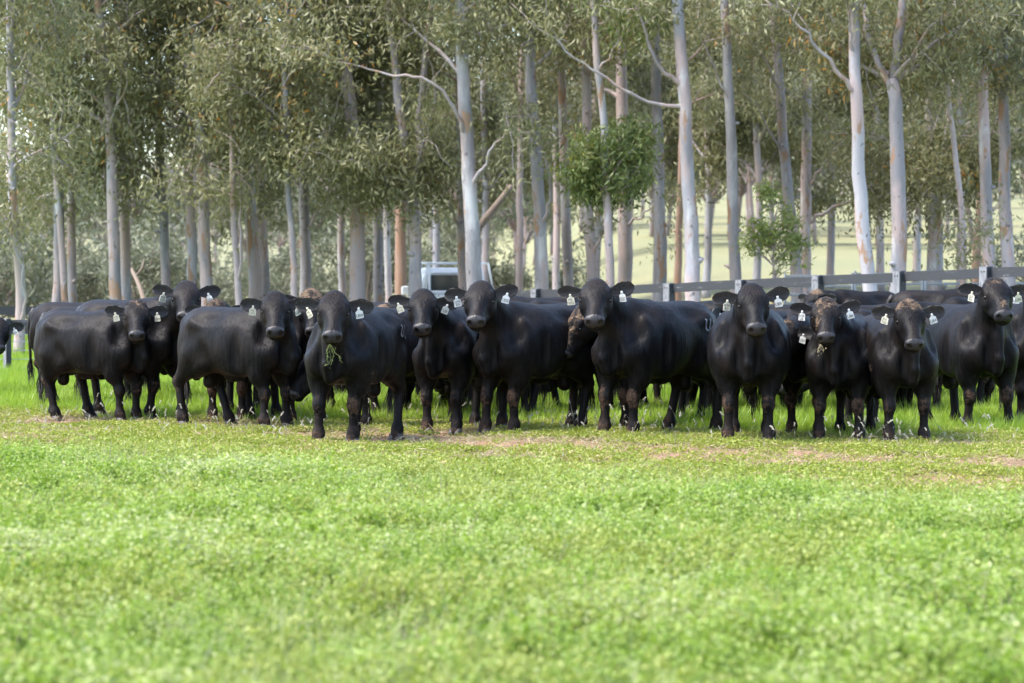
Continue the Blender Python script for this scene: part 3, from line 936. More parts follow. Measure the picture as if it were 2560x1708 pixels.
# ------------------------------------------------------------------ gum trees
def bark_material():
    m, nt, N, L, B = new_mat('gum_bark')
    oi = N.new('ShaderNodeObjectInfo')
    oc = geocoord(nt, (1, 1, 0.28))
    hue = oi.outputs['Random']
    base = mixc(nt, hue, (0.250, 0.240, 0.256), (0.315, 0.297, 0.302))
    pk = mixc(nt, ramp(nt, noise(nt, 1.3, 4, 0.6, oc), 0.44, 0.54), base, (0.33, 0.255, 0.235))
    wt = mixc(nt, ramp(nt, noise(nt, 2.1, 4, 0.6, geocoord(nt, (1.3, 1.3, .4))), 0.54, 0.68), pk, (0.40, 0.385, 0.38))
    gy = mixc(nt, ramp(nt, noise(nt, 1.6, 5, 0.65, geocoord(nt, (.8, .8, .22))), 0.46, 0.62), wt, (0.185, 0.172, 0.175))
    tan = mixc(nt, ramp(nt, noise(nt, 3.3, 4, 0.65, geocoord(nt, (1, 1, .30))), 0.58, 0.63), gy, (0.25, 0.155, 0.10))
    spots = ramp(nt, noise(nt, 9, 2, 0.5, geocoord(nt, (1, 1, .8))), 0.66, 0.72)
    c = mixc(nt, math_n(nt, 'MULTIPLY', spots, 0.8), tan, (0.085, 0.075, 0.075))
    rust = mixc(nt, 0.85, c, (0.20, 0.115, 0.07))
    c2 = mixc(nt, attr_n(nt, 'rough'), c, rust)
    drk = mixc(nt, math_n(nt, 'MULTIPLY', attr_n(nt, 'pinkness'), .8), c2, (0.36, 0.275, 0.265))
    L.new(drk, B.inputs['Base Color'])
    B.inputs['Roughness'].default_value = 0.75; B.inputs['Specular IOR Level'].default_value = 0.25
    bump(nt, noise(nt, 14, 5, 0.7, geocoord(nt, (1, 1, .25))), 0.35, 0.03, B)
    return m
M_BARK = bark_material()

def bez_path(pts, n):
    pts = np.asarray(pts, float)
    d = np.concatenate([[0], np.cumsum(np.linalg.norm(np.diff(pts, axis=0), axis=1))])
    tab = catmull(np.column_stack([d, pts]), n)
    return tab[1:].T

def limb(mb, rng, start, dirn, length, r0, r1=None, n=7, sag=0.25, wob=0.12, sides=6):
    """curved tapering limb; returns its points"""
    d = unit(dirn); P = [np.array(start, float)]
    stp = length / (n - 1)
    for i in range(n - 1):
        d = unit(d + rng.normal(0, wob, 3) + np.array([0, 0, sag * .1]))
        P.append(P[-1] + d * stp)
    P = np.array(P)
    rr = np.linspace(r0, r0 * .35 if r1 is None else r1, n)
    mb.tube(P, rr, sides, cap=False)
    return P

def clump_leaves(C, rad, per, rng, size=(.13, .21), droop=.8, tint=(0.5, .22), ora=0.0):
    """drooping sprays of leaves round the points C"""
    n = len(C) * per
    base = np.repeat(np.asarray(C), per, 0)
    off = rng.normal(size=(n, 3)) * .5
    off *= np.repeat(np.broadcast_to(rad, (len(C),)), per)[:, None]
    off[:, 2] *= .75
    P = base + off
    D = rng.normal(size=(n, 3)) * .75; D[:, 2] -= droop
    D = nrmz(D)
    W = rand_perp(D, rng)
    Lg = rng.uniform(size[0], size[1], n); wd = Lg * rng.uniform(.10, .15, n)
    ora = ora * .45
    ct = np.repeat(rng.normal(tint[0], .16, len(C)), per)
    t = np.clip(ct + rng.normal(0, tint[1] * .7, n), 0, .92)
    o = np.repeat(rng.random(len(C)) < ora, per) & (rng.random(n) < .45)
    t = np.where(o, rng.uniform(.95, 1, n), t)
    return P, D, W, Lg, wd, t

TREE_N = [0]
def gum_tree(label, path, width, Y, fol=(-400, 430), spread=1.6, nlimb=9, per=55, clumps=9, limbs=(), forks=(), rough=0.0, pink=0.0, ora=0.05, tint=.5, top=11.5, extra=(), group='gum trees of the shelter belt', size=(.115, .195), seed=None, name='gum_tree', lmat=None):
    """path: photo pixels of the trunk's axis from its foot upwards; width in pixels; fol: pixel rows between which leafy limbs leave the trunk"""
    TREE_N[0] += 1
    per = int(per * 1.2)
    rng = np.random.default_rng(100 + TREE_N[0] if seed is None else seed)
    bx = (path[0][0] - 1280) / F_PX * Y
    zb = gz(bx, Y)
    root = empty(name, (bx, Y, zb))
    O = np.array([bx, Y, zb])
    pts = [np.array([bx, Y, zb - .1])]
    dy = 0.0
    for (x, y) in path:
        w = np.array(px2w(x, y, Y))
        if w[2] > zb + .6:
            dy += rng.normal(0, .08)
            pts.append(w + [0, dy, 0])
    pts = np.array(pts)
    if pts[-1][2] < top and not forks:
        d = unit(pts[-1] - pts[-2])
        d = unit(d + [0, 0, .5])
        pts = np.vstack([pts, pts[-1] + d * max(.5, (top - pts[-1][2]) / d[2])])
    n = max(12, int((pts[-1][2] - pts[0][2]) / .35))
    C = bez_path(pts, n)
    C[1:-1, :2] += np.cumsum(rng.normal(0, .010, (n - 2, 2)), 0) - np.linspace(0, 1, n - 2)[:, None] * np.cumsum(rng.normal(0, .010, (n - 2, 2)), 0)[-1] * 0
    r0 = .93 * width / 2 / F_PX * Y
    hh = (C[:, 2] - C[0, 2])
    rad = r0 * (1.10 - .62 * hh / max(hh[-1], 12.0)) * (1 + .28 * np.exp(-hh / .35)) * (1 + rng.normal(0, .02, n))
    mb = MB(); mb.tube(C - O, rad, 14, cap=True)
    # knots and stubs
    for _ in range(rng.integers(2, 6)):
        i = rng.integers(3, n - 2); az = rng.uniform(0, 6.28)
        dv = np.array([math.cos(az), math.sin(az), rng.uniform(.1, .5)])
        mb.tube([C[i] - O + dv * rad[i] * .6, C[i] - O + dv * (rad[i] + .02), C[i] - O + dv * (rad[i] + rng.uniform(.03, .12))], [rad[i] * .5, rad[i] * .36, rad[i] * .15], 7)
    bmb = main_bmb = MB()               # limbs
    tips = []
    def leafy(P, r, k, bmb=None):
        bmb = main_bmb if bmb is None else bmb
        m_ = len(P)
        for _ in range(k):
            i = rng.integers(max(1, m_ // 3), m_)
            d = nrmz(rng.normal(size=3) + unit(P[-1] - P[0]) * .7 + np.array([0, 0, .15]))
            Q = limb(bmb, rng, P[i], d, rng.uniform(.5, 1.3), max(.013, r * .5), .005, 5, -.6, .22, 4)
            tips.append(Q[-1]); tips.append(Q[2])
        tips.append(P[-1])
    # hand-placed limbs and forks (pixels, width at start)
    hand = []
    for (lp, w) in list(limbs) + list(forks):
        bmb = MB(); hand.append(bmb)
        i0 = np.argmin(np.abs(C[:, 2] - px2w(*lp[0], Y)[2]))
        dd = rng.uniform(-1.5, -.5) if (lp, w) not in forks else rng.uniform(-.2, .3)
        W = [C[i0]] + [np.array(px2w(x, y, Y)) + [0, C[i0][1] - Y + dd * (k + 1) / len(lp), 0] for k, (x, y) in enumerate(lp[1:])]
        if (lp, w) in forks:
            d = unit(W[-1] - W[-2]); W.append(W[-1] + unit(d + [0, 0, .6]) * max(1.0, top - W[-1][2]))
        Pn = bez_path(W, 4 * len(W))
        rr = np.linspace(w / 2 / F_PX * Y, w / 2 / F_PX * Y * (.55 if (lp, w) in forks else .25), len(Pn)) * (1 if (lp, w) in forks else .75) * (1 + rng.normal(0, .05, len(Pn)))
        Pn[1:-1] += rng.normal(0, .025, (len(Pn) - 2, 3))
        bmb.tube(Pn - O, rr, 8, cap=True)
        if (lp, w) in forks:
            lo = max(0, np.searchsorted(Pn[:, 2], px2w(0, min(fol[1], 60), Y)[2]))
            for _ in range(max(2, nlimb // 3)):
                i = rng.integers(min(lo, len(Pn) - 2), len(Pn)); az = rng.uniform(0, 6.28)
                Q = limb(bmb, rng, Pn[i] - O, (math.cos(az), math.sin(az), .7), rng.uniform(.8, 1.6) * spread, .03, .012, 7, .1, .16, 5)
                leafy(Q, .02, clumps // 2, bmb)
        else:
            leafy(Pn[len(Pn) // 2:] - O, .015, 3, bmb)
    bmb = main_bmb
    z0, z1 = px2w(0, fol[1], Y)[2], min(px2w(0, fol[0], Y)[2], C[-1][2])
    for k in range(nlimb):
        z = z0 + (z1 - z0) * ((k + rng.random()) / nlimb)
        i = min(n - 1, np.searchsorted(C[:, 2], z)); az = rng.uniform(0, 6.28)
        ln = rng.uniform(.7, 1.35) * spread
        Q = limb(bmb, rng, C[i] - O, (math.cos(az), math.sin(az), rng.uniform(.35, 1.1)), ln, max(.03, rad[i] * .42), .014, 8, .0, .15, 6)
        leafy(Q, .03, clumps)
    Cl = np.array(tips) if tips else np.zeros((0, 3))
    parts = []
    if len(Cl):
        parts.append(clump_leaves(Cl, rng.uniform(.35, .75, len(Cl)), per, rng, size, tint=(tint, .22), ora=ora))
    for (ex, ey, rx, ry, cnt) in extra:      # leafy masses seen at a place of their own
        c = np.array(px2w(ex, ey, Y)) - O
        sx, sz = rx / F_PX * Y, ry / F_PX * Y
        G = rng.normal(size=(cnt, 3)); G = nrmz(G) * rng.random((cnt, 1)) ** .4 * np.array([sx, sx * .9, sz]) + c
        parts.append(clump_leaves(G, rng.uniform(.25, .45, cnt), per, rng, size, tint=(tint, .22), ora=ora))
        for k in range(0, cnt, 4):
            i = np.argmin(np.abs(C[:, 2] - O[2] - G[k][2] + .6))
            bmb.tube(bez_path([C[i] - O, (C[i] - O + G[k]) / 2 + [0, 0, .12], G[k]], 5), [.02, .016, .012, .01, .006], 4, cap=False)
    tk = mb.build('trunk', M_BARK, root, smooth=True)
    attr(tk, 'rough', np.full(len(tk.data.vertices), rough)); attr(tk, 'pinkness', np.full(len(tk.data.vertices), pink))
    for hb_ in hand + [bmb]:
        if not hb_.n: continue
        lb = hb_.build('limb' if hb_ is not bmb else 'limbs', M_BARK, root, smooth=True)
        attr(lb, 'rough', np.full(len(lb.data.vertices), rough)); attr(lb, 'pinkness', np.full(len(lb.data.vertices), max(pink, .35)))
    if parts:
        A = [np.concatenate(x) for x in zip(*parts)]
        leaves_mesh('crown', *A, lmat or M_LEAF, root)
    tag(root, label, 'tree', group)
    return root

T = gum_tree
# left-hand stand: leafy, crowns hanging low
T('slender pale gum trunk behind the white post of the far left fence', [(46, 905), (48, 700), (38, 560), (30, 300)], 26, 52, (-300, 650), 1.5, 11, 58, 8, limbs=[([(50, 830), (70, 740), (52, 620), (20, 540)], 12)])
T('grey gum, leftmost stem of a close trio at the left', [(140, 800), (146, 560), (138, 380), (120, 150)], 30, 60, (-300, 560), 1.7, 12, 63, 9)
T('thin white gum stem with an orange scar, middle of the trio at the left', [(166, 800), (160, 640), (150, 480), (140, 300), (128, 60)], 18, 59, (-300, 520), 1.4, 10, 58, 8)
T('straight grey gum stem, rightmost of the trio at the left', [(184, 800), (178, 560), (176, 380), (172, 120)], 24, 61, (-300, 530), 1.6, 9, 43, 8)
T('white barked gum above the bull with the dirt streaked shoulder', [(287, 790), (284, 560), (277, 360), (268, 200), (256, 90)], 32, 58, (-350, 420), 1.9, 11, 48, 8, limbs=[([(276, 330), (200, 265), (120, 225), (44, 200)], 13), ([(270, 240), (255, 180), (262, 120)], 8)])
T('mid grey gum standing close against the white barked gum', [(314, 790), (310, 560), (305, 350), (304, 60)], 28, 62, (-300, 500), 1.7, 7, 25, 7)
T('single grey gum just left of the tall bull looking over the herd', [(416, 770), (414, 560), (404, 410), (396, 100)], 26, 60, (-300, 560), 1.7, 10, 43, 8, limbs=[([(412, 440), (330, 345), (180, 245), (98, 136)], 14), ([(414, 500), (460, 486), (381, 414), (305, 343)], 9)])
T('paired gum, thinner pale stem behind the tall bull', [(478, 760), (474, 520), (464, 300), (452, 60)], 28, 59, (-300, 470), 1.8, 10, 43, 8, limbs=[([(464, 300), (447, 256), (380, 130), (327, 44), (256, -10)], 14)])
T('paired gum, thicker pale stem behind the tall bull', [(516, 760), (506, 540), (498, 330), (490, 60)], 34, 58, (-300, 450), 1.8, 12, 63, 9)
T('pink barked slender gum with a wishbone fork near its foot', [(596, 760), (585, 560), (580, 380), (574, 60)], 18, 57, (-300, 510), 1.5, 11, 63, 8, pink=.7, limbs=[([(596, 700), (606, 640), (606, 450), (610, 380)], 12)])
T('stout grey gum left of the cattle facing camera at centre left', [(640, 760), (634, 560), (630, 420), (628, 60)], 36, 61, (-300, 530), 1.8, 12, 63, 9)
T('shaded grey gum tucked behind the stout grey gum', [(664, 760), (660, 560), (655, 400), (650, 60)], 30, 64, (-300, 540), 1.8, 12, 63, 9)
T('thin white gum with a leafy low head left of centre', [(730, 760), (726, 600), (716, 480), (712, 260), (706, 40)], 18, 56, (-300, 510), 1.5, 11, 68, 9, ora=.15, extra=[(715, 370, 70, 70, 14)])
T('dark shaded gum with a bent low limb left of centre', [(764, 760), (764, 600), (762, 480), (770, 200)], 30, 66, (-300, 550), 1.8, 12, 63, 9, limbs=[([(770, 600), (790, 540), (820, 500)], 9)])
T('dark blue grey thin gum beside the tall pink trunk', [(856, 750), (857, 560), (858, 360), (850, 60)], 20, 68, (-300, 520), 1.6, 11, 63, 8)
T('tall stout gum with pinkish bark left of the white ute', [(893, 760), (890, 560), (884, 400), (876, 260), (862, 160), (852, 20)], 42, 57, (-300, 390), 1.9, 12, 68, 9, pink=.55, limbs=[([(892, 520), (930, 500), (966, 470)], 8), ([(880, 380), (820, 330), (790, 320)], 8)])
T('shaded gum stem just right of the tall pink trunk', [(946, 750), (948, 560), (950, 450), (950, 60)], 26, 67, (-300, 510), 1.7, 11, 63, 8)
T('thin shaded gum between the pink trunk and the forked gum', [(972, 750), (968, 560), (966, 400), (960, 60)], 18, 70, (-300, 510), 1.6, 11, 63, 8)
T('rusty rough barked tree in shade behind the forked gum', [(1000, 750), (1002, 600), (1004, 440), (1002, 200)], 30, 74, (-300, 510), 1.6, 10, 58, 7, rough=1.0)
T('gum that forks low into two steep grey stems left of the ute', [(1038, 750), (1036, 620), (1028, 500)], 34, 56, (-200, 330), 1.7, 8, 60, 8, forks=[([(1028, 500), (1012, 380), (992, 190), (976, 60)], 24), ([(1030, 490), (1044, 380), (1056, 250), (1068, 110)], 18)], limbs=[([(1050, 380), (1080, 290), (1090, 230), (1060, 120), (980, 20)], 11)])
T('grey gum in front of the white ute, the thinner of two', [(1154, 760), (1152, 600), (1150, 420), (1144, 150)], 26, 60, (-300, 300), 1.7, 8, 55, 8, limbs=[([(1154, 570), (1110, 480), (1062, 400)], 11)])
T('bright white gum in front of the white ute, the thicker of two', [(1188, 760), (1186, 640), (1178, 520), (1170, 360), (1160, 250), (1156, 100)], 42, 54, (-350, 260), 1.8, 9, 60, 9, limbs=[([(1192, 500), (1220, 400), (1262, 340), (1268, 290)], 14), ([(1170, 330), (1148, 300), (1090, 220), (960, 190), (840, 160), (775, 130)], 13)])
T('thin pink gum right of the white ute', [(1298, 740), (1297, 600), (1296, 460), (1296, 200)], 19, 66, (-300, 330), 1.5, 7, 50, 7, pink=.6)
T('pale gum with peeling bark, second gum right of the ute', [(1360, 750), (1356, 600), (1348, 480), (1342, 360), (1336, 260), (1330, 20)], 36, 56, (-300, 260), 1.7, 8, 60, 8, ora=.03, limbs=[([(1362, 590), (1374, 510), (1370, 440), (1340, 350), (1310, 300)], 14)])
T('blue grey gum between the peeling gum and the low leafy gum', [(1426, 740), (1422, 600), (1416, 440), (1412, 260)], 27, 62, (-300, 260), 1.7, 8, 55, 8)
T('pinkish grey gum with a low fork behind the low leafy gum', [(1483, 740), (1482, 640), (1478, 520), (1474, 300), (1470, 100)], 30, 60, (-300, 230), 1.7, 7, 55, 8, pink=.3, limbs=[([(1490, 640), (1504, 570), (1512, 500)], 14)])
T('short white mottled gum carrying a round bright green leafy head', [(1524, 740), (1520, 600), (1514, 500), (1508, 300), (1490, 150), (1484, 20)], 23, 53, (-300, 60), 1.2, 5, 60, 6, tint=.55, ora=.05, lmat=M_GREEN, extra=[(1525, 420, 115, 105, 62), (1470, 460, 60, 40, 14), (1590, 350, 50, 60, 14)], limbs=[([(1500, 190), (1540, 120), (1560, 70)], 9)])
T('stout brown grey shaded gum behind the round leafy head', [(1558, 740), (1560, 620), (1560, 500), (1556, 250)], 38, 65, (-300, 300), 1.8, 7, 55, 8, pink=.25, limbs=[([(1566, 580), (1600, 540), (1650, 500)], 12)])
T('tall grey gum left of the brilliant white trunk', [(1650, 730), (1648, 560), (1642, 360), (1634, 150), (1628, 10)], 33, 60, (-350, 120), 1.8, 7, 55, 8)
T('brown stringy barked stump of a tree beside the brilliant white trunk', [(1694, 720), (1700, 620), (1702, 520), (1704, 400)], 20, 72, (-300, 300), 1.3, 5, 45, 6, rough=1.0)
T('brilliant white gum with two long limbs reaching left, centre right', [(1732, 740), (1728, 600), (1712, 420), (1704, 260), (1692, 90), (1686, -20)], 40, 52, (-350, 0), 1.8, 7, 60, 8, limbs=[([(1694, 290), (1600, 250), (1500, 190), (1400, 120), (1330, 60)], 14), ([(1694, 240), (1640, 160), (1600, 60), (1570, -20)], 17)])
T('straight lilac grey gum right of the brilliant white trunk', [(1842, 720), (1836, 560), (1828, 360), (1818, 180), (1812, 0)], 31, 56, (-350, 60), 1.8, 7, 55, 8, limbs=[([(1812, 270), (1780, 170), (1722, 60)], 9)])
T('grey gum leaning left behind the young sapling', [(1992, 730), (1976, 560), (1952, 380), (1940, 200), (1926, 40)], 30, 61, (-300, 200), 1.9, 9, 60, 9, limbs=[([(1955, 390), (1900, 300), (1850, 230)], 9), ([(1940, 240), (1900, 150), (1860, 110)], 8)])
T('shaded grey gum with a wide bowed limb, right of the sapling', [(2014, 730), (2016, 560), (2018, 420), (2022, 200)], 30, 63, (-300, 330), 1.8, 9, 60, 9, limbs=[([(2022, 560), (2080, 520), (2150, 490), (2200, 430)], 13), ([(2022, 470), (2060, 400), (2090, 330)], 9)])
T('big smooth lilac gum by the rail with one long limb to the left', [(2176, 760), (2166, 600), (2154, 420), (2146, 240), (2142, 100), (2138, -20)], 38, 50, (-350, 0), 1.7, 6, 60, 8, limbs=[([(2140, 250), (2080, 170), (2010, 90), (1900, 10)], 17), ([(2136, 130), (2120, 60), (2108, 0)], 13)])
T('stoutest smooth gum beside the tallest fence post', [(2242, 760), (2240, 560), (2236, 420), (2232, 280), (2232, 200)], 43, 51, (-200, 190), 1.7, 7, 60, 8, ora=.2, forks=[([(2232, 230), (2200, 170), (2170, 80), (2160, 10)], 16), ([(2232, 210), (2250, 120), (2262, 0)], 24)])
T('gum dividing into several stems behind the fence at the right', [(2336, 740), (2338, 560), (2336, 480)], 42, 58, (-200, 260), 1.9, 9, 60, 9, ora=.12, forks=[([(2336, 490), (2322, 380), (2318, 240)], 22), ([(2338, 490), (2352, 400), (2372, 280)], 20)], limbs=[([(2340, 520), (2400, 460), (2470, 380)], 11), ([(2330, 520), (2290, 470), (2250, 430)], 9)])
T('thin leaning pinkish gum with dead twigs at its foot', [(2404, 720), (2404, 600), (2386, 440), (2366, 300), (2352, 200)], 16, 53, (-200, 260), 1.5, 6, 55, 8, pink=.5, ora=.1, limbs=[([(2404, 660), (2412, 620), (2416, 580)], 8)])
T('rough brown barked tree between the two straight right hand gums', [(2440, 720), (2446, 560), (2452, 460), (2456, 300)], 24, 66, (-300, 300), 1.6, 7, 50, 8, rough=1.0)
T('straight pale gum, second trunk from the right edge', [(2476, 740), (2474, 560), (2468, 360), (2464, 200), (2462, 0)], 34, 54, (-350, 230), 1.8, 9, 60, 9, ora=.15, limbs=[([(2466, 260), (2440, 200), (2400, 60), (2390, -10)], 11), ([(2470, 200), (2510, 130), (2560, 90)], 8)])
T('straight grey gum nearest the right edge', [(2520, 740), (2518, 560), (2512, 360), (2508, 240), (2506, 0)], 35, 56, (-350, 280), 1.9, 10, 60, 9, ora=.1, extra=[(2530, 180, 60, 60, 14)])
# leafier trees in the second row, filling the gaps between the trunks
for (x, Y, lo, lab) in [(1640, 84, 500, 'dark leafy gum in the second row, left of the lilac grey gum'), (1765, 80, 560, 'dark leafy gum in the second row, between the brilliant white and lilac grey gums'), (1890, 78, 540, 'dark leafy gum in the second row, above the young sapling'), (2075, 82, 470, 'dark leafy gum in the second row, left of the big smooth gum'), (2200, 79, 520, 'dark leafy gum in the second row, between the two stoutest gums'), (2290, 86, 440, 'dark leafy gum in the second row, left of the many stemmed gum'), (2400, 80, 430, 'dark leafy gum in the second row, near the thin leaning gum'), (1210, 84, 560, 'dark leafy gum in the second row, above the ute'), (1390, 82, 480, 'dark leafy gum in the second row, right of the peeling gum'), (1490, 88, 480, 'dark leafy gum in the second row, behind the round leafy head'), (1090, 86, 560, 'dark leafy gum in the second row, left of the ute')]:
    T(lab, [(x, 720), (x + 4, 500), (x - 3, 250), (x, 0)], 20, Y, (-350, lo), 2.4, 13, 46, 9, tint=.42, ora=.0, size=(.17, .28))
# beyond the frame's edges, so that the belt goes on
for (x, w, Y, lab) in [(-90, 34, 58, 'gum just past the left edge, its leaves reaching into the picture'), (2640, 36, 55, 'gum just past the right edge, its leaves reaching into the picture')]:
    T(lab, [(x, 780), (x - 6, 500), (x - 14, 250), (x - 16, 0)], w, Y, (-300, 380), 1.8, 8, 45, 8)

# leaning dead logs lodged among the trunks
def dead_log(label, a, b, w, Y):
    P = bez_path([px2w(*a, Y), px2w((a[0] + b[0]) / 2 + 3, (a[1] + b[1]) / 2 - 4, Y + .3), px2w(*b, Y + .7)], 10)
    o = empty('dead_log', P[0]); mb = MB(); mb.tube(P - P[0], np.linspace(w, w * .6, 10) / 2 / F_PX * Y, 10)
    ob = mb.build('bole', M_LOG, o, smooth=True)
    mb = MB(); mb.tube([P[6] - P[0], P[6] - P[0] + [.15, .1, .22], P[6] - P[0] + [.2, .1, .42]], [.035, .025, .012], 6); mb.build('branch_stub', M_LOG, o, smooth=True)
    tag(o, label, 'log', 'dead logs leaning among the gums')
M_LOG = simple_mat('dead_timber', (0.21, 0.165, 0.135), 0.85, 0.3, 9, 0.2, 0.5)
dead_log('pale brown dead log leaning against the gum left of the ute', (1156, 520), (1052, 380), 26, 62)
dead_log('short brown dead log leaning up to the right above the ute', (1180, 590), (1278, 466), 22, 63)
dead_log('long thin dead pole leaning at the far left beside the slender gum', (366, 770), (322, 660), 14, 66)

# young sapling behind the fence
def sapling(label, base, top, Y, masses, seed):
    rng = np.random.default_rng(seed)
    bx = (base[0] - 1280) / F_PX * Y; zb = gz(bx, Y); O = np.array([bx, Y, zb])
    root = empty('sapling', O)
    C = bez_path([O, px2w((base[0] + top[0]) / 2, (base[1] + top[1]) / 2, Y), px2w(*top, Y)], 12)
    mb = MB(); mb.tube(C - O, np.linspace(.035, .008, 12), 7)
    parts = []
    for (ex, ey, rx, ry, cnt) in masses:
        c = np.array(px2w(ex, ey, Y)) - O; sx, sz = rx / F_PX * Y, ry / F_PX * Y
        G = nrmz(rng.normal(size=(cnt, 3))) * rng.random((cnt, 1)) ** .45 * np.array([sx, sx, sz]) + c
        for g in G:
            i = np.argmin(np.abs(C[:, 2] - O[2] - g[2] + .35)); mb.tube(bez_path([C[i] - O, (C[i] - O + g) / 2 + [0, 0, .06], g], 4), [.012, .009, .006, .003], 4, cap=False)
        parts.append(clump_leaves(G, rng.uniform(.14, .24, cnt), 26, rng, (.10, .17), .25, (.55, .25)))
    mb.build('trunk', M_BARK, root, smooth=True)
    leaves_mesh('crown', *[np.concatenate(x) for x in zip(*parts)], M_LEAFY, root)
    tag(root, label, 'sapling')
sapling('bright green young gum sapling growing behind the dark rail fence', (1934, 700), (1932, 450), 54, [(1930, 480, 40, 40, 14), (1905, 560, 50, 60, 20), (1960, 560, 45, 45, 14), (1990, 610, 36, 40, 12), (1880, 610, 30, 30, 8), (1970, 650, 40, 30, 8)], 5)

# ------------------------------------------------------------------ distant trees (copies of a few built ones) and undergrowth
REFS = [(46, 'slender far left gum'), (165, 'close trio of stems'), (287, 'white gum above the dirt streaked bull'), (416, 'single gum left of the tall bull'), (495, 'paired gums behind the tall bull'), (596, 'pink wishbone gum'), (650, 'stout grey gum left of centre'), (730, 'thin white gum left of centre'), (764, 'dark gum with a bent limb'), (893, 'tall pink trunk'), (950, 'shaded stems right of the pink trunk'), (1038, 'low forking gum'), (1154, 'thinner gum before the ute'), (1188, 'thick white gum before the ute'), (1298, 'thin pink gum right of the ute'), (1360, 'peeling gum'), (1426, 'blue grey gum right of the peeling gum'), (1483, 'low forked pinkish gum'), (1524, 'round leafy head'), (1650, 'tall grey gum left of the brilliant white trunk'), (1732, 'brilliant white gum'), (1842, 'straight lilac gum'), (1934, 'young sapling'), (2015, 'gum with the bowed limb'), (2176, 'big smooth lilac gum'), (2242, 'stoutest smooth gum'), (2336, 'many stemmed gum'), (2404, 'thin leaning gum'), (2476, 'straight pale gum by the right edge'), (2520, 'last gum at the right edge')]
def ref(x):
    return min(REFS, key=lambda r: abs(r[0] - x))[1]
def far_tree_proto(kind, rng, H, cw, ch, nleaf, ls, mat, trunk_r=.16):
    root = empty('distant_tree', (0, 0, 0))
    mb = MB()
    lean = rng.normal(0, .05, 2)
    C = np.array([[lean[0] * z, lean[1] * z, z] for z in np.linspace(-.2, H * .8, 7)])
    mb.tube(C, np.linspace(trunk_r, trunk_r * .35, 7), 7)
    cen = []
    for k in range(26):
        v = nrmz(rng.normal(size=3)) * rng.random() ** .45
        c = np.array([v[0] * cw, v[1] * cw, H - ch + v[2] * ch * .8])
        cen.append(c)
        i = min(6, max(2, int((c[2] - ch * .4) / H * 6)))
        mb.tube([C[i], (C[i] + c) / 2 + [0, 0, .1], c], [trunk_r * .4, trunk_r * .25, .02], 5, cap=False)
    tk = mb.build('trunk', M_BARK, root, smooth=True)
    attr(tk, 'rough', np.full(len(tk.data.vertices), .35)); attr(tk, 'pinkness', np.full(len(tk.data.vertices), .1))
    A = clump_leaves(np.array(cen), rng.uniform(.25, .42, 26) * cw, nleaf // 26, rng, ls, .5, (.45, .3))
    leaves_mesh('crown', *A, mat, root)
    return root

def copy_thing(root, loc, rz, s):
    r = root.copy(); COL.objects.link(r); r.location = loc; r.rotation_euler = (0, 0, rz); r.scale = (s, s, s)
    for ch in root.children:
        c = ch.copy(); COL.objects.link(c); c.parent = r
    return r

frng = np.random.default_rng(55)
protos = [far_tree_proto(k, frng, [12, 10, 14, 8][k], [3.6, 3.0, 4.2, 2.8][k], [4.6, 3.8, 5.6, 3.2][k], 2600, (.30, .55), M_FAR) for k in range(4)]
spots = []
for k in range(96):
    Y = frng.uniform(104, 330) if k > 22 else frng.uniform(96, 135)
    u = (k * 0.618034) % 1.0
    x = -200 + 2960 * u
    # leave the open hillside at the right thinly treed
    if k >= 64:
        x = 1300 + 1320 * u; Y = frng.uniform(138, 230)
    elif x > 1330 and Y < 150:
        Y = frng.uniform(165, 330)
    spots.append((x, Y))
used = set()
for k, (x, Y) in enumerate(spots):
    X = (x - 1280) / F_PX * Y
    s = frng.uniform(.8, 1.25); pr = k % 4
    lab = '%s hazy tree %s the %s' % (['broad', 'slim', 'tall', 'small'][pr], 'just beyond' if Y < 140 else ('well beyond' if Y < 220 else 'far beyond'), ref(x))
    if lab in used: continue
    used.add(lab)
    loc = (X, Y, gz(X, Y) - .1); rz = frng.uniform(0, 6.28)
    if pr not in used:
        used.add(pr); o = protos[pr]; o.location = loc; o.rotation_euler = (0, 0, rz); o.scale = (s, s, s)
    else:
        o = copy_thing(protos[pr], loc, rz, s)
    tag(o, lab, 'tree', 'distant trees on the hillside')

def bush_proto(rng, w, h_, n):
    root = empty('understorey_bush', (0, 0, 0))
    cen = []
    mb = MB()
    for k in range(22):
        v = nrmz(rng.normal(size=3)) * rng.random() ** .5
        c = np.array([v[0] * w, v[1] * w, h_ * .52 + v[2] * h_ * .48]); cen.append(c)
        mb.tube([(v[0] * .1, v[1] * .1, 0), c * [.5, .5, .55], c], [.035, .022, .008], 5, cap=False)
    tk = mb.build('stems', M_LOG, root, smooth=True)
    leaves_mesh('foliage', *clump_leaves(np.array(cen), rng.uniform(.3, .5, 22) * w, n // 22, rng, (.16, .30), .35, (.5, .3)), M_BUSH, root)
    return root
bp = [bush_proto(frng, w, h_, n) for (w, h_, n) in ((1.5, 2.6, 2400), (1.1, 3.2, 2200), (1.9, 2.2, 2600))]
used = set()
BUSHES = [(-40, 80), (30, 92), (90, 76), (110, 98), (215, 84), (235, 95), (250, 74), (350, 80), (380, 96), (440, 86), (545, 78), (560, 94), (690, 84), (700, 99), (800, 80), (830, 95), (915, 88), (985, 84), (1080, 92), (1110, 99), (1240, 97), (1400, 105), (1260, 90), (2600, 80)]
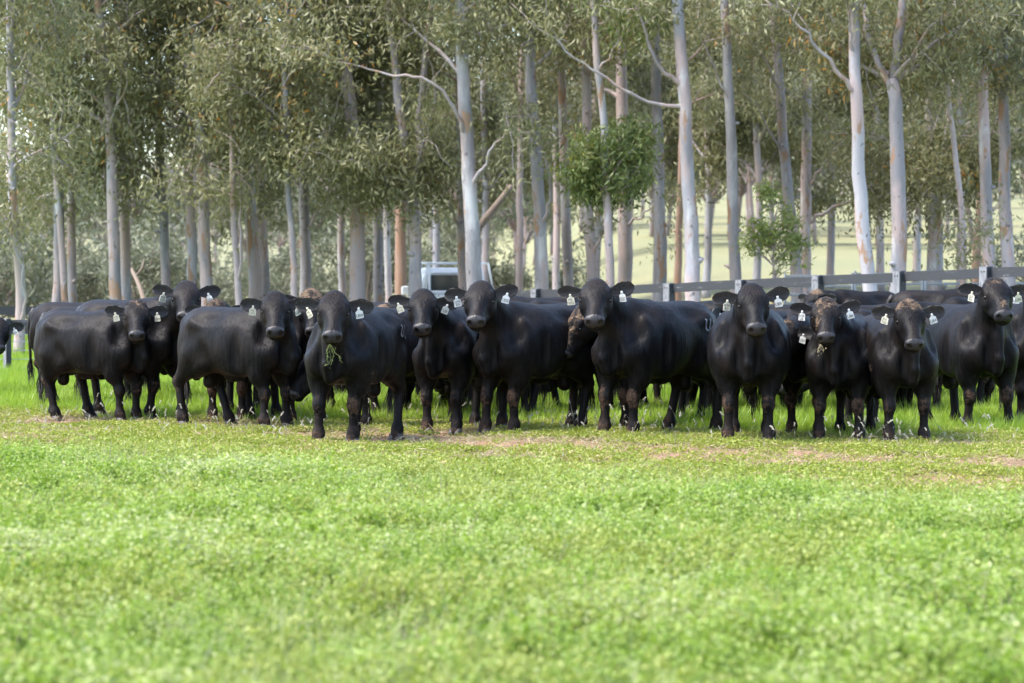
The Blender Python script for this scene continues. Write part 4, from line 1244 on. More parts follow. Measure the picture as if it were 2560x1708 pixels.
for k, (x, Y) in enumerate(BUSHES):
    if k in (2, 6, 10, 14, 17): continue
    X = (x - 1280) / F_PX * Y
    loc = (X, Y, gz(X, Y) - .05); s = frng.uniform(.85, 1.5); rz = frng.uniform(0, 6.28); pr = k % 3
    if x > 1220: s *= .6
    if pr not in used:
        used.add(pr); o = bp[pr]; o.location = loc; o.rotation_euler = (0, 0, rz); o.scale = (s, s, s)
    else:
        o = copy_thing(bp[pr], loc, rz, s)
    tag(o, '%s green understorey bush %s the %s' % (['rounded', 'tall', 'spreading'][pr], 'behind' if Y < 90 else 'well behind', ref(x)), 'bush', 'bushes under the gums')
# ------------------------------------------------------------------ fences
def worn_paint():
    m, nt, N, L, B = new_mat('worn_black_paint')
    oc = geocoord(nt, (1.0, 1.0, 5.0))
    n1 = noise(nt, 3.5, 5, 0.7, oc); n2 = noise(nt, 22, 4, 0.75, oc)
    w = ramp(nt, math_n(nt, 'ADD', n1, math_n(nt, 'MULTIPLY', n2, 0.45)), 0.84, 1.0)
    c = mixc(nt, n2, (0.010, 0.0105, 0.013), (0.026, 0.027, 0.033))
    L.new(mixc(nt, math_n(nt, 'MULTIPLY', w, .85), c, (0.22, 0.215, 0.22)), B.inputs['Base Color'])
    B.inputs['Roughness'].default_value = 0.7
    return m
def lit_face():  # paler streaky grey that puts the lit side into the post colour
    m, nt, N, L, B = new_mat('lit_face_paint')
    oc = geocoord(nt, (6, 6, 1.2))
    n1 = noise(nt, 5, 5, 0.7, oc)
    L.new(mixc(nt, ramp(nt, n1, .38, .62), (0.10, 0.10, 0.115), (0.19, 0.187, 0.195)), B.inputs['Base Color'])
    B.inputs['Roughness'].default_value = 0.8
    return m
M_FENCE, M_POST_LIT = worn_paint(), lit_face()
M_STEEL = simple_mat('galvanised_steel', (0.22, 0.24, 0.26), 0.5, 0.2, 6, 0.5, 0, 0.3)
M_BOLT = simple_mat('rusty_bolt', (0.02, 0.018, 0.018), 0.6)
M_BLACK = simple_mat('black_rail_paint', (0.016, 0.016, 0.020), 0.6, 0.25, 4)

def rotz(a):
    return np.array([[math.cos(a), -math.sin(a), 0], [math.sin(a), math.cos(a), 0], [0, 0, 1]])

def rail_fence():
    root = empty('rail_fence', (0, 0, 0))
    posts = []
    for k in range(-3, 8):         # k = 0 at photo x 2464, running away to the left
        X = 7.49 - 1.172 * k; Y = 43.0 + 1.375 * k
        top = 1.772 - 0.059 * k
        posts.append((X, Y, top))
    root.location = (posts[0][0], posts[0][1], gz(posts[0][0], posts[0][1]))
    O = np.array(root.location)
    ang = math.atan2(1.375, -1.172)
    M = rotz(ang)
    rs = random.Random(4)
    for i, (X, Y, top) in enumerate(posts):
        zb = gz(X, Y) - .05; hgt = top - zb + rs.uniform(-.005, .025)
        mb = MB(); mb.box((0, 0, 0), (.17, .16, hgt), M @ rotz(rs.uniform(-.04, .04)), bev=.012)
        p = mb.build('post', M_FENCE, root); p.location = np.array([X, Y, zb + hgt / 2]) - O
        # left and top faces painted paler as the lit side; then two bolts
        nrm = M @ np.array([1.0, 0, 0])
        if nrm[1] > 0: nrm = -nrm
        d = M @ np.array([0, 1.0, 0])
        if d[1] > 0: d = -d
        p.data.materials.append(M_POST_LIT)
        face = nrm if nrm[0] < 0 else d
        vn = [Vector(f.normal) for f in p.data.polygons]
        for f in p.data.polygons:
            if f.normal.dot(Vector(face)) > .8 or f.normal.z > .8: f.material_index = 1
        for s in (-1, 1):
            t = np.cross(face, [0, 0, 1.0])
            c = face * (.086 if face is nrm else .081) + t * (.028 * s) + np.array([0, 0, hgt / 2 - .085])
            b = MB(); b.tube([c - face * .01, c + face * .008], [.011, .011], 8)
            b.build('bolt', M_BOLT, p)
    for i in range(len(posts) - 1):
        (X0, Y0, t0), (X1, Y1, t1) = posts[i], posts[i + 1]
        for lv, hh in ((0, .155), (-.46, .14), (-.92, .14)):
            a = np.array([X0, Y0, t0 - .085 + lv]); b = np.array([X1, Y1, t1 - .085 + lv])
            d = b - a; Ln = np.linalg.norm(d); ux = d / Ln; uy = unit(np.cross([0, 0, 1.0], ux)); uz = np.cross(ux, uy)
            # the rail runs on the far side of the posts
            off = uy * .045 * (1 if uy[1] > 0 else -1)
            # four-sided board, slightly crooked, with a split end
            mb = MB(); V = []
            for t in np.linspace(0, 1, 6):
                c = a + d * t + off + uz * (.006 * math.sin(t * 5 + i)) 
                for (y, z) in ((-.024, -hh / 2), (.024, -hh / 2), (.024, hh / 2), (-.024, hh / 2)):
                    V.append(c + uy * y + uz * (z + .003 * rs.uniform(-1, 1)) - O)
            q = [(r * 4 + k, r * 4 + (k + 1) % 4, r * 4 + 4 + (k + 1) % 4, r * 4 + 4 + k) for r in range(5) for k in range(4)] + [(3, 2, 1, 0), (20, 21, 22, 23)]
            mb.add(V, q); mb.build('rail', M_FENCE, root)
    tag(root, 'weathered black timber post and rail fence behind the herd at the right', 'fence')
rail_fence()

def wire_fence():
    Y = 43.8
    X0, X1 = (18 - 1280) / F_PX * Y - 2.3, (18 - 1280) / F_PX * Y + 2.3 * 2
    root = empty('rail_and_wire_fence', (X0, Y, gz(X0, Y))); O = np.array(root.location)
    xs = [X0 + 2.3 * k for k in range(4)]
    for X in xs:
        mb = MB(); mb.box((X, Y, gz(X, Y) + .46), (.10, .11, .98), rotz(.7), bev=.01); p = mb.build('post', M_BLACK, root); p.location = -O
        p.data.materials.append(M_POST_LIT)
        for f in p.data.polygons:
            if f.normal.x < -.4: f.material_index = 1  # left faces painted paler, light on that side set by colour
    for a, b in zip(xs[:-1], xs[1:]):
        mb = MB(); mb.box(((a + b) / 2, Y + .05, gz(a, Y) + .875), (b - a - .004, .04, .105)); p = mb.build('rail', M_FENCE, root); p.location = -O
    for zz in (.16, .30, .44, .58, .70):
        mb = MB(); mb.tube([(xs[0], Y + .07, gz(X0, Y) + zz), (xs[-1], Y + .07, gz(X0, Y) + zz + .01)], .005, 5); p = mb.build('wire', M_STEEL, root); p.location = -O
    tag(root, 'low grey topped rail and wire fence at the far left edge', 'fence')
wire_fence()

def dark_fence():
    Y = 58.0
    xs = [(-180 - 1280) / F_PX * Y + 2.6 * k for k in range(6)]
    root = empty('dark_rail_fence', (xs[0], Y, gz(xs[0], Y))); O = np.array(root.location)
    for X in xs:
        mb = MB(); mb.box((X, Y, gz(X, Y) + .45), (.14, .14, 1.0), bev=.01); p = mb.build('post', M_BLACK, root); p.location = -O
    for a, b in zip(xs[:-1], xs[1:]):
        for zz, hh in ((.82, .19), (.40, .16)):
            mb = MB(); mb.box(((a + b) / 2, Y - .095, (gz(a, Y) + gz(b, Y)) / 2 + zz), (b - a - .004, .045, hh)); p = mb.build('rail', M_BLACK, root); p.location = -O
    tag(root, 'distant jet black rail fence crossing behind the far left gums', 'fence')
dark_fence()

def yard_panels():
    Y = 57.5
    x0, x1 = (1960 - 1280) / F_PX * Y, (2660 - 1280) / F_PX * Y
    n = 4; w = (x1 - x0) / n
    for k in range(n):
        X = x0 + w * k; zb = gz(X + w / 2, Y)
        root = empty('steel_yard_panel', (X, Y, zb))
        for i in range(2):
            mb = MB(); mb.tube([(.02 + i * (w - .06), 0, 0), (.02 + i * (w - .06), 0, 1.12)], .03, 8); mb.build('upright', M_STEEL, root, smooth=True)
        for z in (.30, .48, .66, .84, 1.04):
            mb = MB(); mb.box((w / 2 - .01, 0, z), (w - .06, .04, .075 if z > 1 else .05), bev=.012); mb.build('rail', M_STEEL, root)
        mb = MB()
        for i in range(int(w / .09)):
            for s in (-1, 1):
                mb.box((.08 + i * .09, .03 * s, .36), (.006, .006, .86), np.array([[math.cos(.6 * s), 0, math.sin(.6 * s)], [0, 1, 0], [-math.sin(.6 * s), 0, math.cos(.6 * s)]]))
        ms = mb.build('wire_netting', M_STEEL, root); ms['kind'] = 'stuff'
        tag(root, ['grey steel yard panel nearest the sapling, seen under the timber rail', 'grey steel yard panel behind the big smooth gum, under the timber rail', 'grey steel yard panel right of the tallest fence post, under the timber rail', 'grey steel yard panel by the right edge, under the timber rail'][k], 'yard panel', 'steel yard panels')
yard_panels()

# ------------------------------------------------------------------ white ute seen from behind
def make_ute():
    Y = 66.0; X = (1146 - 1280) / F_PX * Y
    zb = gz(X, Y) - .02
    root = empty('farm_ute', (X, Y, zb), R(7))
    root.scale = (1.02, 1.02, .97)
    white = simple_mat('white_paint', (0.66, 0.67, 0.68), 0.3, 0.05, 3, 0.5)
    glass = simple_mat('tinted_glass', (0.022, 0.035, 0.034), 0.06, 0.2, 3, 0.7)
    tyre = simple_mat('tyre_rubber', (0.02, 0.02, 0.02), 0.85)
    alu = simple_mat('white_tray_metal', (0.62, 0.64, 0.66), 0.45, 0.08, 5, 0.5)
    red = simple_mat('red_lens', (0.35, 0.01, 0.01), 0.25)
    dark = simple_mat('dark_chassis', (0.03, 0.03, 0.03), 0.7)
    # local axes: x to the right, y forward (away from the camera); origin under the tray's rear
    def loft_cab():
        # (y, half width bottom, half width at the waist, half width of the roof, floor, waist, roof height)
        st = [(2.16, .74, .78, .60, .55, 1.12, 1.66), (2.26, .79, .80, .64, .50, 1.13, 1.775), (2.9, .80, .82, .66, .48, 1.12, 1.80), (3.45, .80, .82, .64, .48, 1.10, 1.74), (3.95, .80, .82, .70, .50, 1.06, 1.16), (4.7, .78, .80, .66, .5, .95, 1.02), (4.95, .72, .74, .60, .52, .82, .88)]
        V = []
        for (y, b, w, r, f, ws, rh) in st:
            V += [(-b, y, f), (-w, y, (f + ws) / 2), (-w * .985, y, ws), (-r - .02, y, rh - .07), (-r * .85, y, rh), (r * .85, y, rh), (r + .02, y, rh - .07), (w * .985, y, ws), (w, y, (f + ws) / 2), (b, y, f)]
        n = 10; q = []
        for s_ in range(len(st) - 1):
            for i in range(n):
                j = (i + 1) % n
                q.append((s_ * n + i, s_ * n + j, s_ * n + n + j, s_ * n + n + i))
        e = (len(st) - 1) * n
        q += [(9, 8, 1, 0), (8, 7, 2, 1), (7, 6, 3, 2), (6, 5, 4, 3), (e, e + 1, e + 8, e + 9), (e + 1, e + 2, e + 7, e + 8), (e + 2, e + 3, e + 6, e + 7), (e + 3, e + 4, e + 5, e + 6)]
        mb = MB(); mb.add(V, q)
        return mb
    cab = loft_cab().build('cab', white, root)
    def quad(name, pts, mat, par, th=.012, nrm=(0, -1, 0)):
        pts = np.array(pts, float); nn = np.array(nrm) * th
        mb = MB(); k = len(pts); mb.add(np.vstack([pts, pts + nn]), [(i, (i + 1) % k, k + (i + 1) % k, k + i) for i in range(k)] + [(0, 1, 2, 3), (7, 6, 5, 4)])
        return mb.build(name, mat, par)
    quad('rear_window', [(-.56, 2.165, 1.17), (.56, 2.165, 1.17), (.50, 2.165, 1.60), (-.50, 2.165, 1.60)], glass, cab, .02)
    for s in (-1, 1):
        quad('side_window', [(s * .805, 2.50, 1.14), (s * .805, 3.55, 1.13), (s * .69, 3.30, 1.66), (s * .69, 2.52, 1.70)], glass, cab, .025, (s, 0, 0))
        mb = MB(); mb.box((s * .98, 3.45, 1.2), (.20, .08, .24), bev=.03); mb.build('wing_mirror', white, root)
    # tray
    mb = MB(); mb.box((0, 1.0, .80), (1.78, 2.1, .06), bev=.01); mb.build('tray_floor', alu, root)
    for s in (-1, 1):
        mb = MB(); mb.box((s * .89, 1.0, .95), (.035, 2.1, .26), bev=.008); mb.build('tray_side', alu, root)
        mb = MB(); mb.box((s * .70, -.06, .66), (.22, .04, .09), bev=.008); mb.build('tail_light', red, root)
        for y in (.75, 4.15):
            mb = MB(); a = np.arange(20) * math.pi / 10
            prof = [(.12, .10), (.20, .11), (.32, .105), (.345, .08), (.345, -.08), (.32, -.105), (.20, -.11), (.12, -.10)]
            V = [(s * .70 + xx, y + r_ * math.cos(k), .345 + r_ * math.sin(k)) for (r_, xx) in prof for k in a]
            mb.add(V, [(r_ * 20 + i, r_ * 20 + (i + 1) % 20, r_ * 20 + 20 + (i + 1) % 20, r_ * 20 + 20 + i) for r_ in range(7) for i in range(20)])
            w = mb.build('wheel', tyre, root, smooth=True)
            mb = MB(); mb.tube([(s * .60, y, .345), (s * .79, y, .345)], .19, 16); mb.build('rim', alu, w)
    mb = MB(); mb.box((0, -.07, .95), (1.78, .035, .26), bev=.008); mb.build('tailgate', alu, root)
    mb = MB(); mb.box((0, 2.2, .50), (.8, 4.4, .12)); mb.build('chassis', dark, root)
    mb = MB(); mb.box((.2, -.10, .55), (.40, .012, .12)); mb.build('number_plate', white, root)
    # headboard rack: raking outer posts, top rail, inner posts, sill rails and mesh
    y = 2.06
    hb = empty('headboard', (0, 0, 0)); hb.parent = root
    def bar(a, b, r=.026, name='bar'):
        m_ = MB(); m_.tube([a, b], r, 8); m_.build(name, alu, hb, smooth=True)
    zt = 1.90
    bar((-.70, y, zt), (.74, y, zt), .034, 'top_rail')
    bar((-.70, y, zt), (-.90, y, 1.0), .032, 'raked_post'); bar((.74, y, zt), (.92, y, 1.0), .032, 'raked_post')
    for x in (-.50, .50): bar((x, y, zt), (x, y, .86), .028, 'inner_post')
    bar((-.86, y, 1.17), (.88, y, 1.17), .03, 'mid_rail'); bar((-.88, y, 1.02), (.90, y, 1.02), .03, 'lower_rail')
    mb = MB()
    for i in range(22): mb.box((-.48 + i * .046, y, 1.42), (.006, .006, .48))
    for i in range(10): mb.box((0, y + .004, 1.20 + i * .05), (.98, .005, .006))
    o = mb.build('window_mesh', dark, hb); o['kind'] = 'stuff'
    # side ladder rack rails running back
    for s in (-1, 1): bar((s * .72, y, zt), (s * .72, .05, zt - .02), .026, 'roof_bar'); bar((s * .72, .05, zt - .02), (s * .86, .02, 1.05), .026, 'rear_post')
    tag(root, 'white farm ute with a ladder rack parked behind two gum trunks', 'ute')
make_ute()
# ------------------------------------------------------------------ the herd
HERD = 'black cattle herd in the paddock'
def B_(label, *a, **k):
    o = make_beast('bull', *a, **k)
    tag(o, label, 'bull', HERD)
    return o

B_('black bull half cut off by the left edge, ear tag against the fence post', (-52, 985), 62, (-4, 800), 12, 44, size=.93, neck=.5, tags=(None, ['U51']), taghue=(1, 0), seed=31, h=.02)
B_('black bull standing behind the dirt streaked one, only its rump and hind leg showing', (330, 1012), 76, None, 60, 40, headlocal=(.98, .1, .80), size=.98, seed=32, h=.02, legs=((0, 0), (0, 0), (-.12, 0), (.1, 0)))
B_('tall black bull with its head raised highest over the backs at the left', (412, 1036), 58, (466, 710), 5, 34, size=1.06, tags=(['R18', 'U39'], ['U39']), taghue=(1, 0), seed=5, neck=.56, droop=(-8, -8), legs=((.08, 0), (-.08, 0), (0, 0), (.12, 0)))
B_('black bull with a light dirt streak over its shoulder, leftmost of the whole front row', (312, 1040), 62, (342, 757), 8, 38, size=.97, tags=(['N40', 'R71'], ['U69']), taghue=(1, 1), seed=6, face=.45, legs=((.02, .0), (.04, 0), (-.10, .02), (.16, .02)), neck=.50)
B_('black bull facing camera, only its muddy poll showing over the long side-on back', (568, 1043), -4, (541, 757), 6, 50, size=.96, seed=7, face=.6, tags=(None, None), mud=(.8, .8, .6, .6), neck=.45)
B_('muscular black bull side on with head turned to camera, tag number ten', (682, 1062), 55, (688, 737), 5, 40, size=1.0, tags=(['P15', 'U72'], ['U10']), taghue=(1, 1), seed=8, legs=((.0, .03), (.03, -.02), (.28, .02), (-.06, 0)), mud=(.5, .5, .5, .6), neck=.52)
B_('black bull with a thickly mud caked poll peering from behind the grass eater', (762, 1050), 30, (778, 730), 10, 46, size=1.03, seed=9, face=.85, tags=(None, None), mud=(.5, .5, .3, .3), neck=.5)
B_('black bull facing left behind the grass eater, flank showing', (905, 1056), -68, None, -60, 52, headlocal=(.95, .05, .78), size=1.0, seed=10, legs=((0, 0), (0, 0), (.05, 0), (-.08, 0)))
B_('black bull foremost of all, with green weeds hanging from its mouth', (846, 1094), -19, (836, 737), 0, 40, size=1.03, tags=(['P15', 'Q40'], ['U104']), taghue=(1, 0), seed=11, brand=True, legs=((-.03, -.03), (.04, -.01), (.12, .06), (.22, -.02)), mud=(.7, .45, .5, .5), neck=.50)
B_('compact black bull with drawn back ears, tag number nine', (1106, 1070), -26, (1058, 731), 0, 38, size=1.0, tags=(['Q96', 'R45'], ['U9']), taghue=(1, 0), seed=12, mud=(.4, .65, .5, .5), neck=.50, fat=1.0)
B_('black bull with a curly wrinkled forehead, tag U128', (1258, 1073), -44, (1203, 711), -8, 36, size=1.04, tags=(['Q96', 'R9'], ['U128']), taghue=(0, 0), seed=13, mud=(.7, .6, .4, .5), neck=.54, droop=(2, -14), legs=((-.02, -.03), (.06, 0), (.1, 0), (-.1, 0)))
B_('black bull with a tan mud mask looking down to the left', (1540, 1064), -52, (1452, 772), -64, 60, size=.98, tags=(['P167', 'R4'], None), taghue=(1, 0), seed=14, face=.5, facemode='mask', mud=(.8, .7, .5, .5), neck=.5)
B_('largest black bull, head highest at centre right, white brand on its hip', (1558, 1080), -45, (1490, 706), -4, 36, size=1.06, tags=(['P15', 'N156'], ['U202']), taghue=(1, 0), seed=15, brand=True, mud=(.85, .75, .5, .6), neck=.55, droop=(6, -12), legs=((0, -.03), (.04, -.02), (-.06, .03), (.22, 0)))
B_('black bull turned away behind, ear and white tag left of the bull with tag U119', (1745, 1035), 40, (1812, 758), 70, 44, size=1.0, tags=(['V33'], None), taghue=(0, 0), seed=16, neck=.5, h=.018)
B_('square set black bull facing camera, tag U119', (1872, 1094), -6, (1879, 718), 3, 40, size=1.03, tags=(['R94', 'R2'], ['U119']), taghue=(1, 0), seed=17, mud=(.55, .65, .3, .3), neck=.50, droop=(4, -10), legs=((0, .02), (.02, -.02), (.05, 0), (.05, 0)), fat=1.25)
B_('black bull with a low muddy poll half hidden between two front bulls', (2015, 1078), -40, (1965, 808), -50, 58, size=.95, tags=(None, ['U97']), taghue=(0, 0), seed=18, face=.55, mud=(.85, .8, .5, .5), neck=.45)
B_('black bull with straw on its muddy brow and a grass wisp in its mouth', (2098, 1090), -16, (2064, 752), -6, 38, size=.95, tags=(['R48', 'L16'], ['U116']), taghue=(0, 0), seed=19, face=.7, facemode='front', mud=(.8, .6, .4, .4), neck=.46, droop=(-6, -8), fat=1.20, legs=((.0, .04), (.0, -.03), (0, 0), (0, 0)))
B_('black bull with lowered head and pale mud flakes on its poll, tag U84', (2266, 1094), 10, (2272, 757), 2, 44, size=.97, tags=(['R4', 'N21'], ['U84']), taghue=(1, 0), seed=20, face=.75, mud=(.6, .45, .4, .4), neck=.46, droop=(6, 2), legs=((0, .01), (.02, -.02), (.02, .0), (.05, 0)))
B_('black bull with a dirt marked nose at the right end of the front row', (2468, 1066), 16, (2487, 702), 4, 34, size=1.04, tags=(['Q7', 'R3'], ['U95']), taghue=(1, 1), seed=21, face=.6, facemode='nose', mud=(.75, .55, .5, .4), neck=.52, droop=(2, 4), legs=((.05, .04), (-.03, -.03), (0, 0), (0, 0)))
B_('black bull cut by the right edge, its ear over the last front bull', (2595, 1052), 0, (2595, 705), 0, 36, size=1.05, tags=(['U12'], None), taghue=(0, 0), seed=22, h=.018)

# animals standing behind, mostly seen as backs and legs; two built bodies, copied
pa = make_beast('bull', (0.0, 60.0, 0), 90, None, 90, 40, headlocal=(1.0, .0, .86), size=1.0, seed=41, h=.018, tags=(None, None), bull=True, legs=((.05, 0), (-.1, 0), (.1, 0), (-.12, 0)))
pb = make_beast('bull', (0.0, 62.0, 0), 90, None, 70, 40, headlocal=(1.0, -.08, .72), size=1.0, seed=42, h=.018, tags=(None, None), fat=1.15, legs=((-.06, 0), (.08, 0), (-.04, 0), (.12, 0)))
pc = make_beast('bull', (0.0, 64.0, 0), 90, None, 110, 30, headlocal=(.86, .05, 1.22), size=1.0, seed=43, h=.018, tags=(None, None), face=.9, legs=((.02, 0), (-.05, 0), (.06, 0), (-.05, 0)))
BACK = [  # prototype, photo x of the body's middle, distance, heading, size, label
    (pa, 1000, 33.0, 72, 1.02, 'black bull behind the compact bull, only its back showing over the shoulders'),
    (pb, 905, 35.5, -80, 1.0, 'black bull deep in the herd between the grass eater and the compact bull'),
    (pa, 1330, 36.0, -84, 1.05, 'black bull whose highest back line shows right of the curly browed bull'),
    (pb, 1420, 33.0, -78, 1.03, 'black bull whose low back line shows just right of the curly browed bull'),
    (pa, 1545, 35.0, 82, 1.02, 'black bull behind the head of the largest bull'),
    (pb, 1735, 38.5, 80, 1.0, 'black bull with its tail at the left, just under the dark timber rail'),
    (pa, 1930, 36.0, -80, .98, 'black bull whose back shows between the U119 bull and the fence'),
    (pb, 1985, 32.5, 70, .99, 'black bull directly behind the U119 bull, flank to the right of it'),
    (pa, 2185, 33.0, 84, 1.0, 'black bull lying level behind the straw browed bull, long back toward the tall post'),
    (pc, 2150, 41.0, -60, .98, 'black bull far back, brown poll just under the rail behind the tall post'),
    (pb, 2370, 34.0, -84, .99, 'black bull with a broad flat back between the two right hand front bulls'),
    (pa, 2350, 39.5, 84, .97, 'black bull farthest back beside the tallest fence post'),
    (pb, 2440, 36.5, -60, .98, 'black bull rising behind the neck of the last front bull'),
    (pa, 640, 35.5, -75, .93, 'black bull whose legs show under the muscular side on bull'),
    (pb, 1010, 30.2, -74, .97, 'black bull screened by the compact bull, legs beneath its belly'),
    (pa, 1150, 31.0, 66, .98, 'black bull screened by the U128 bull, legs beneath its chest'),
    (pb, 1370, 30.0, -62, .98, 'black bull screened by the rump of the U128 bull'),
    (pa, 1470, 30.6, 58, .97, 'black bull screened by the mud masked bull'),
    (pb, 1640, 30.4, -72, .98, 'black bull screened by the largest bull, legs under its belly'),
    (pa, 1800, 31.6, 74, .97, 'black bull screened between the largest bull and the U119 bull'),
    (pb, 2080, 30.2, 64, .95, 'black bull screened by the straw browed bull'),
    (pa, 2330, 30.5, -70, .96, 'black bull screened by the U84 bull'),
    (pb, 480, 33.0, 60, .97, 'black bull screened by the rump of the muscular bull'),
    (pb, 215, 35.0, 78, 1.0, 'black bull at the back of the left group, legs only in the gap'),
]
BACK += [(pa, 1265, 33.5, 70, .97, 'black bull whose rump shows just behind the U128 bull'), (pb, 1500, 38.0, -70, 1.0, 'black bull farthest back behind the largest bull'), (pc, 1135, 32.0, -80, .98, 'black bull behind the compact bull, brown poll between two tagged heads'), (pa, 820, 33.5, 60, .97, 'black bull behind the foremost bull, legs beneath its chest'), (pb, 2560, 33.0, -70, .98, 'black bull behind the one cut by the right edge')]
BACK += [(pb, 930, 30.5, 62, .96, 'black bull screened by the foremost bull, hind legs to its right'), (pa, 1215, 29.6, -58, .96, 'black bull screened by the chest of the U128 bull'), (pb, 1700, 29.8, 70, .96, 'black bull screened by the branded rump of the largest bull'), (pa, 1905, 30.2, -40, .96, 'black bull screened directly behind the U119 bull'), (pb, 2215, 30.0, -55, .95, 'black bull screened between the straw browed and U84 bulls'), (pa, 2420, 31.0, 50, .96, 'black bull screened by the dirt nosed bull at the right')]
usedp = set()
for (pr, x, Y, th, s, lab) in BACK:
    X = (x - 1280) / F_PX * Y
    if pr.name in usedp:
        o = copy_thing(pr, (0, 0, 0), 0, 1)
    else:
        usedp.add(pr.name); o = pr
    o.location = (X, Y, gz(X, Y) - .01); o.rotation_euler = (0, 0, R(th - 90)); o.scale = (s, s, s)
    tag(o, lab, 'bull', HERD)

# green weeds hanging from two mouths
def weed(label, key, dx, L, n, seed, col):
    rs = random.Random(seed)
    P = MOUTH[key] + np.array([dx, -.02, .0]); o = empty('weed_sprig', P)
    mb = MB(); lv = []
    for k in range(n):
        a = rs.uniform(0, 6.28); 
        pts = [np.zeros(3)]; d = np.array([math.cos(a) * .35, -.1, -1.0])
        m_ = rs.randint(4, 7); l_ = L * rs.uniform(.45, 1) / m_
        for j in range(m_):
            d = unit(d + np.array([rs.gauss(0, .45), rs.gauss(0, .2), rs.gauss(0, .35)])); pts.append(pts[-1] + d * l_)
            for _ in range(2): lv.append(pts[-1] + np.array([rs.gauss(0, .012), rs.gauss(0, .012), rs.gauss(0, .012)]))
        mb.tube(bez_path(pts, 10), .0028, 5, cap=False)
    st = mb.build('stems', col, o); attr(st, 'tint', np.full(len(st.data.vertices), .55))
    lv = np.array(lv); rng = np.random.default_rng(seed); D = nrmz(rng.normal(size=lv.shape)); W = rand_perp(D, rng)
    lf = leaves_mesh('leaflets', lv, D, W, np.full(len(lv), .015), np.full(len(lv), .0045), rng.random(len(lv)), col, o)
    lf['kind'] = 'stuff'
    tag(o, label, 'weed')
weed('tangled green weed hanging from the foremost bull\'s mouth', (846, 1094), -.02, .30, 5, 3, M_WEED)
weed('short yellow straw wisp hanging from the straw browed bull\'s mouth', (2098, 1090), -.05, .10, 4, 4, M_STRAW)
# ------------------------------------------------------------------ ground cover: instanced tufts (stuff)
PLANTS = bpy.data.collections.new('plant_sources')     # never linked to the scene: only read by the scatter
def tuft_object(name, parts, mat):
    V, Fq, Ft, T_ = [], [], [], []; n = 0
    ob = leaves_mesh(name, *parts, mat, link=False, fold=.25)
    return ob

def lucerne_tuft(rng, k):
    P, D, L_, w_, t_ = [], [], [], [], []
    for s in range(11):
        a = rng.uniform(0, 6.28); lean = rng.uniform(.05, .6); H = rng.uniform(.07, .27)
        d = unit([math.cos(a) * lean, math.sin(a) * lean, 1]); b = np.array([rng.normal(0, .035), rng.normal(0, .035), 0])
        P.append(b); D.append(d); L_.append(H); w_.append(.0022); t_.append(.35)
        for j in range(7):
            q = b + d * H * rng.uniform(.3, 1.02); aa = rng.uniform(0, 6.28)
            out = unit([math.cos(aa), math.sin(aa), rng.uniform(-.1, .7)]); q2 = q + out * rng.uniform(.012, .03)
            for m_ in range(3):
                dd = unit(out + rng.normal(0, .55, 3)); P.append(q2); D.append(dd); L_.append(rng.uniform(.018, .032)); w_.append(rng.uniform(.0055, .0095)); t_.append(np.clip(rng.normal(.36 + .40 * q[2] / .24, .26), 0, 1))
    P = np.array(P); D = nrmz(np.array(D)); return P, D, rand_perp(D, rng), np.array(L_), np.array(w_), np.array(t_)

def creeping_tuft(rng, k, dry=.1):
    n = 60
    P = np.column_stack([rng.normal(0, .05, n), rng.normal(0, .05, n), rng.uniform(.003, .045, n)])
    D = nrmz(np.column_stack([rng.normal(size=(n, 2)), rng.uniform(-.1, .9, n)]))
    return P, D, rand_perp(D, rng), rng.uniform(.014, .034, n), rng.uniform(.004, .009, n), np.where(rng.random(n) < dry, 1.0, np.clip(rng.normal(.5, .2, n), 0, .86))

def grass_tuft(rng, k, hmax, n=34, dry=.06):
    P = np.column_stack([rng.normal(0, .045, n), rng.normal(0, .045, n), np.zeros(n)])
    D = nrmz(np.column_stack([rng.normal(0, .45, (n, 2)), np.ones(n)]))
    L_ = rng.uniform(.35, 1, n) * hmax
    return P, D, rand_perp(D, rng), L_, rng.uniform(.0022, .0045, n), np.where(rng.random(n) < dry, 1.0, np.clip(rng.normal(.5, .2, n), 0, .9))

def straw_tuft(rng, k):
    n = 16
    P = np.column_stack([rng.normal(0, .06, n), rng.normal(0, .06, n), rng.uniform(.002, .02, n)])
    D = nrmz(np.column_stack([rng.normal(size=(n, 2)), rng.uniform(-.05, .5, n)]))
    return P, D, rand_perp(D, rng), rng.uniform(.03, .11, n), rng.uniform(.0018, .0035, n), rng.random(n)

def seed_head(rng, k):
    """bowed stem with a pale fluffy spike"""
    H = rng.uniform(.10, .34); a = rng.uniform(0, 6.28); bow = rng.uniform(.1, .5) * H
    top = np.array([math.cos(a) * bow, math.sin(a) * bow, H]); mid = top * [.3, .3, .55]
    P = [np.zeros(3), mid]; D = [unit(mid), unit(top - mid)]; L_ = [np.linalg.norm(mid) * 1.05, np.linalg.norm(top - mid)]; w_ = [.003, .0026]; t_ = [0, 0]
    ax = unit(top - mid + np.array([0, 0, -.02])); n = 26
    for j in range(n):
        u = j / n
        P.append(top + ax * (.055 * u) - ax * .01); D.append(unit(ax * .9 + rng.normal(0, .42, 3))); L_.append(rng.uniform(.015, .026)); w_.append(.0035); t_.append(rng.uniform(.3, 1))
    P = np.array(P); D = nrmz(np.array(D)); return P, D, rand_perp(D, rng), np.array(L_), np.array(w_), np.array(t_)

grng = np.random.default_rng(12)
def coll(name, objs):
    c = bpy.data.collections.new(name)
    for o in objs: c.objects.link(o)
    return c

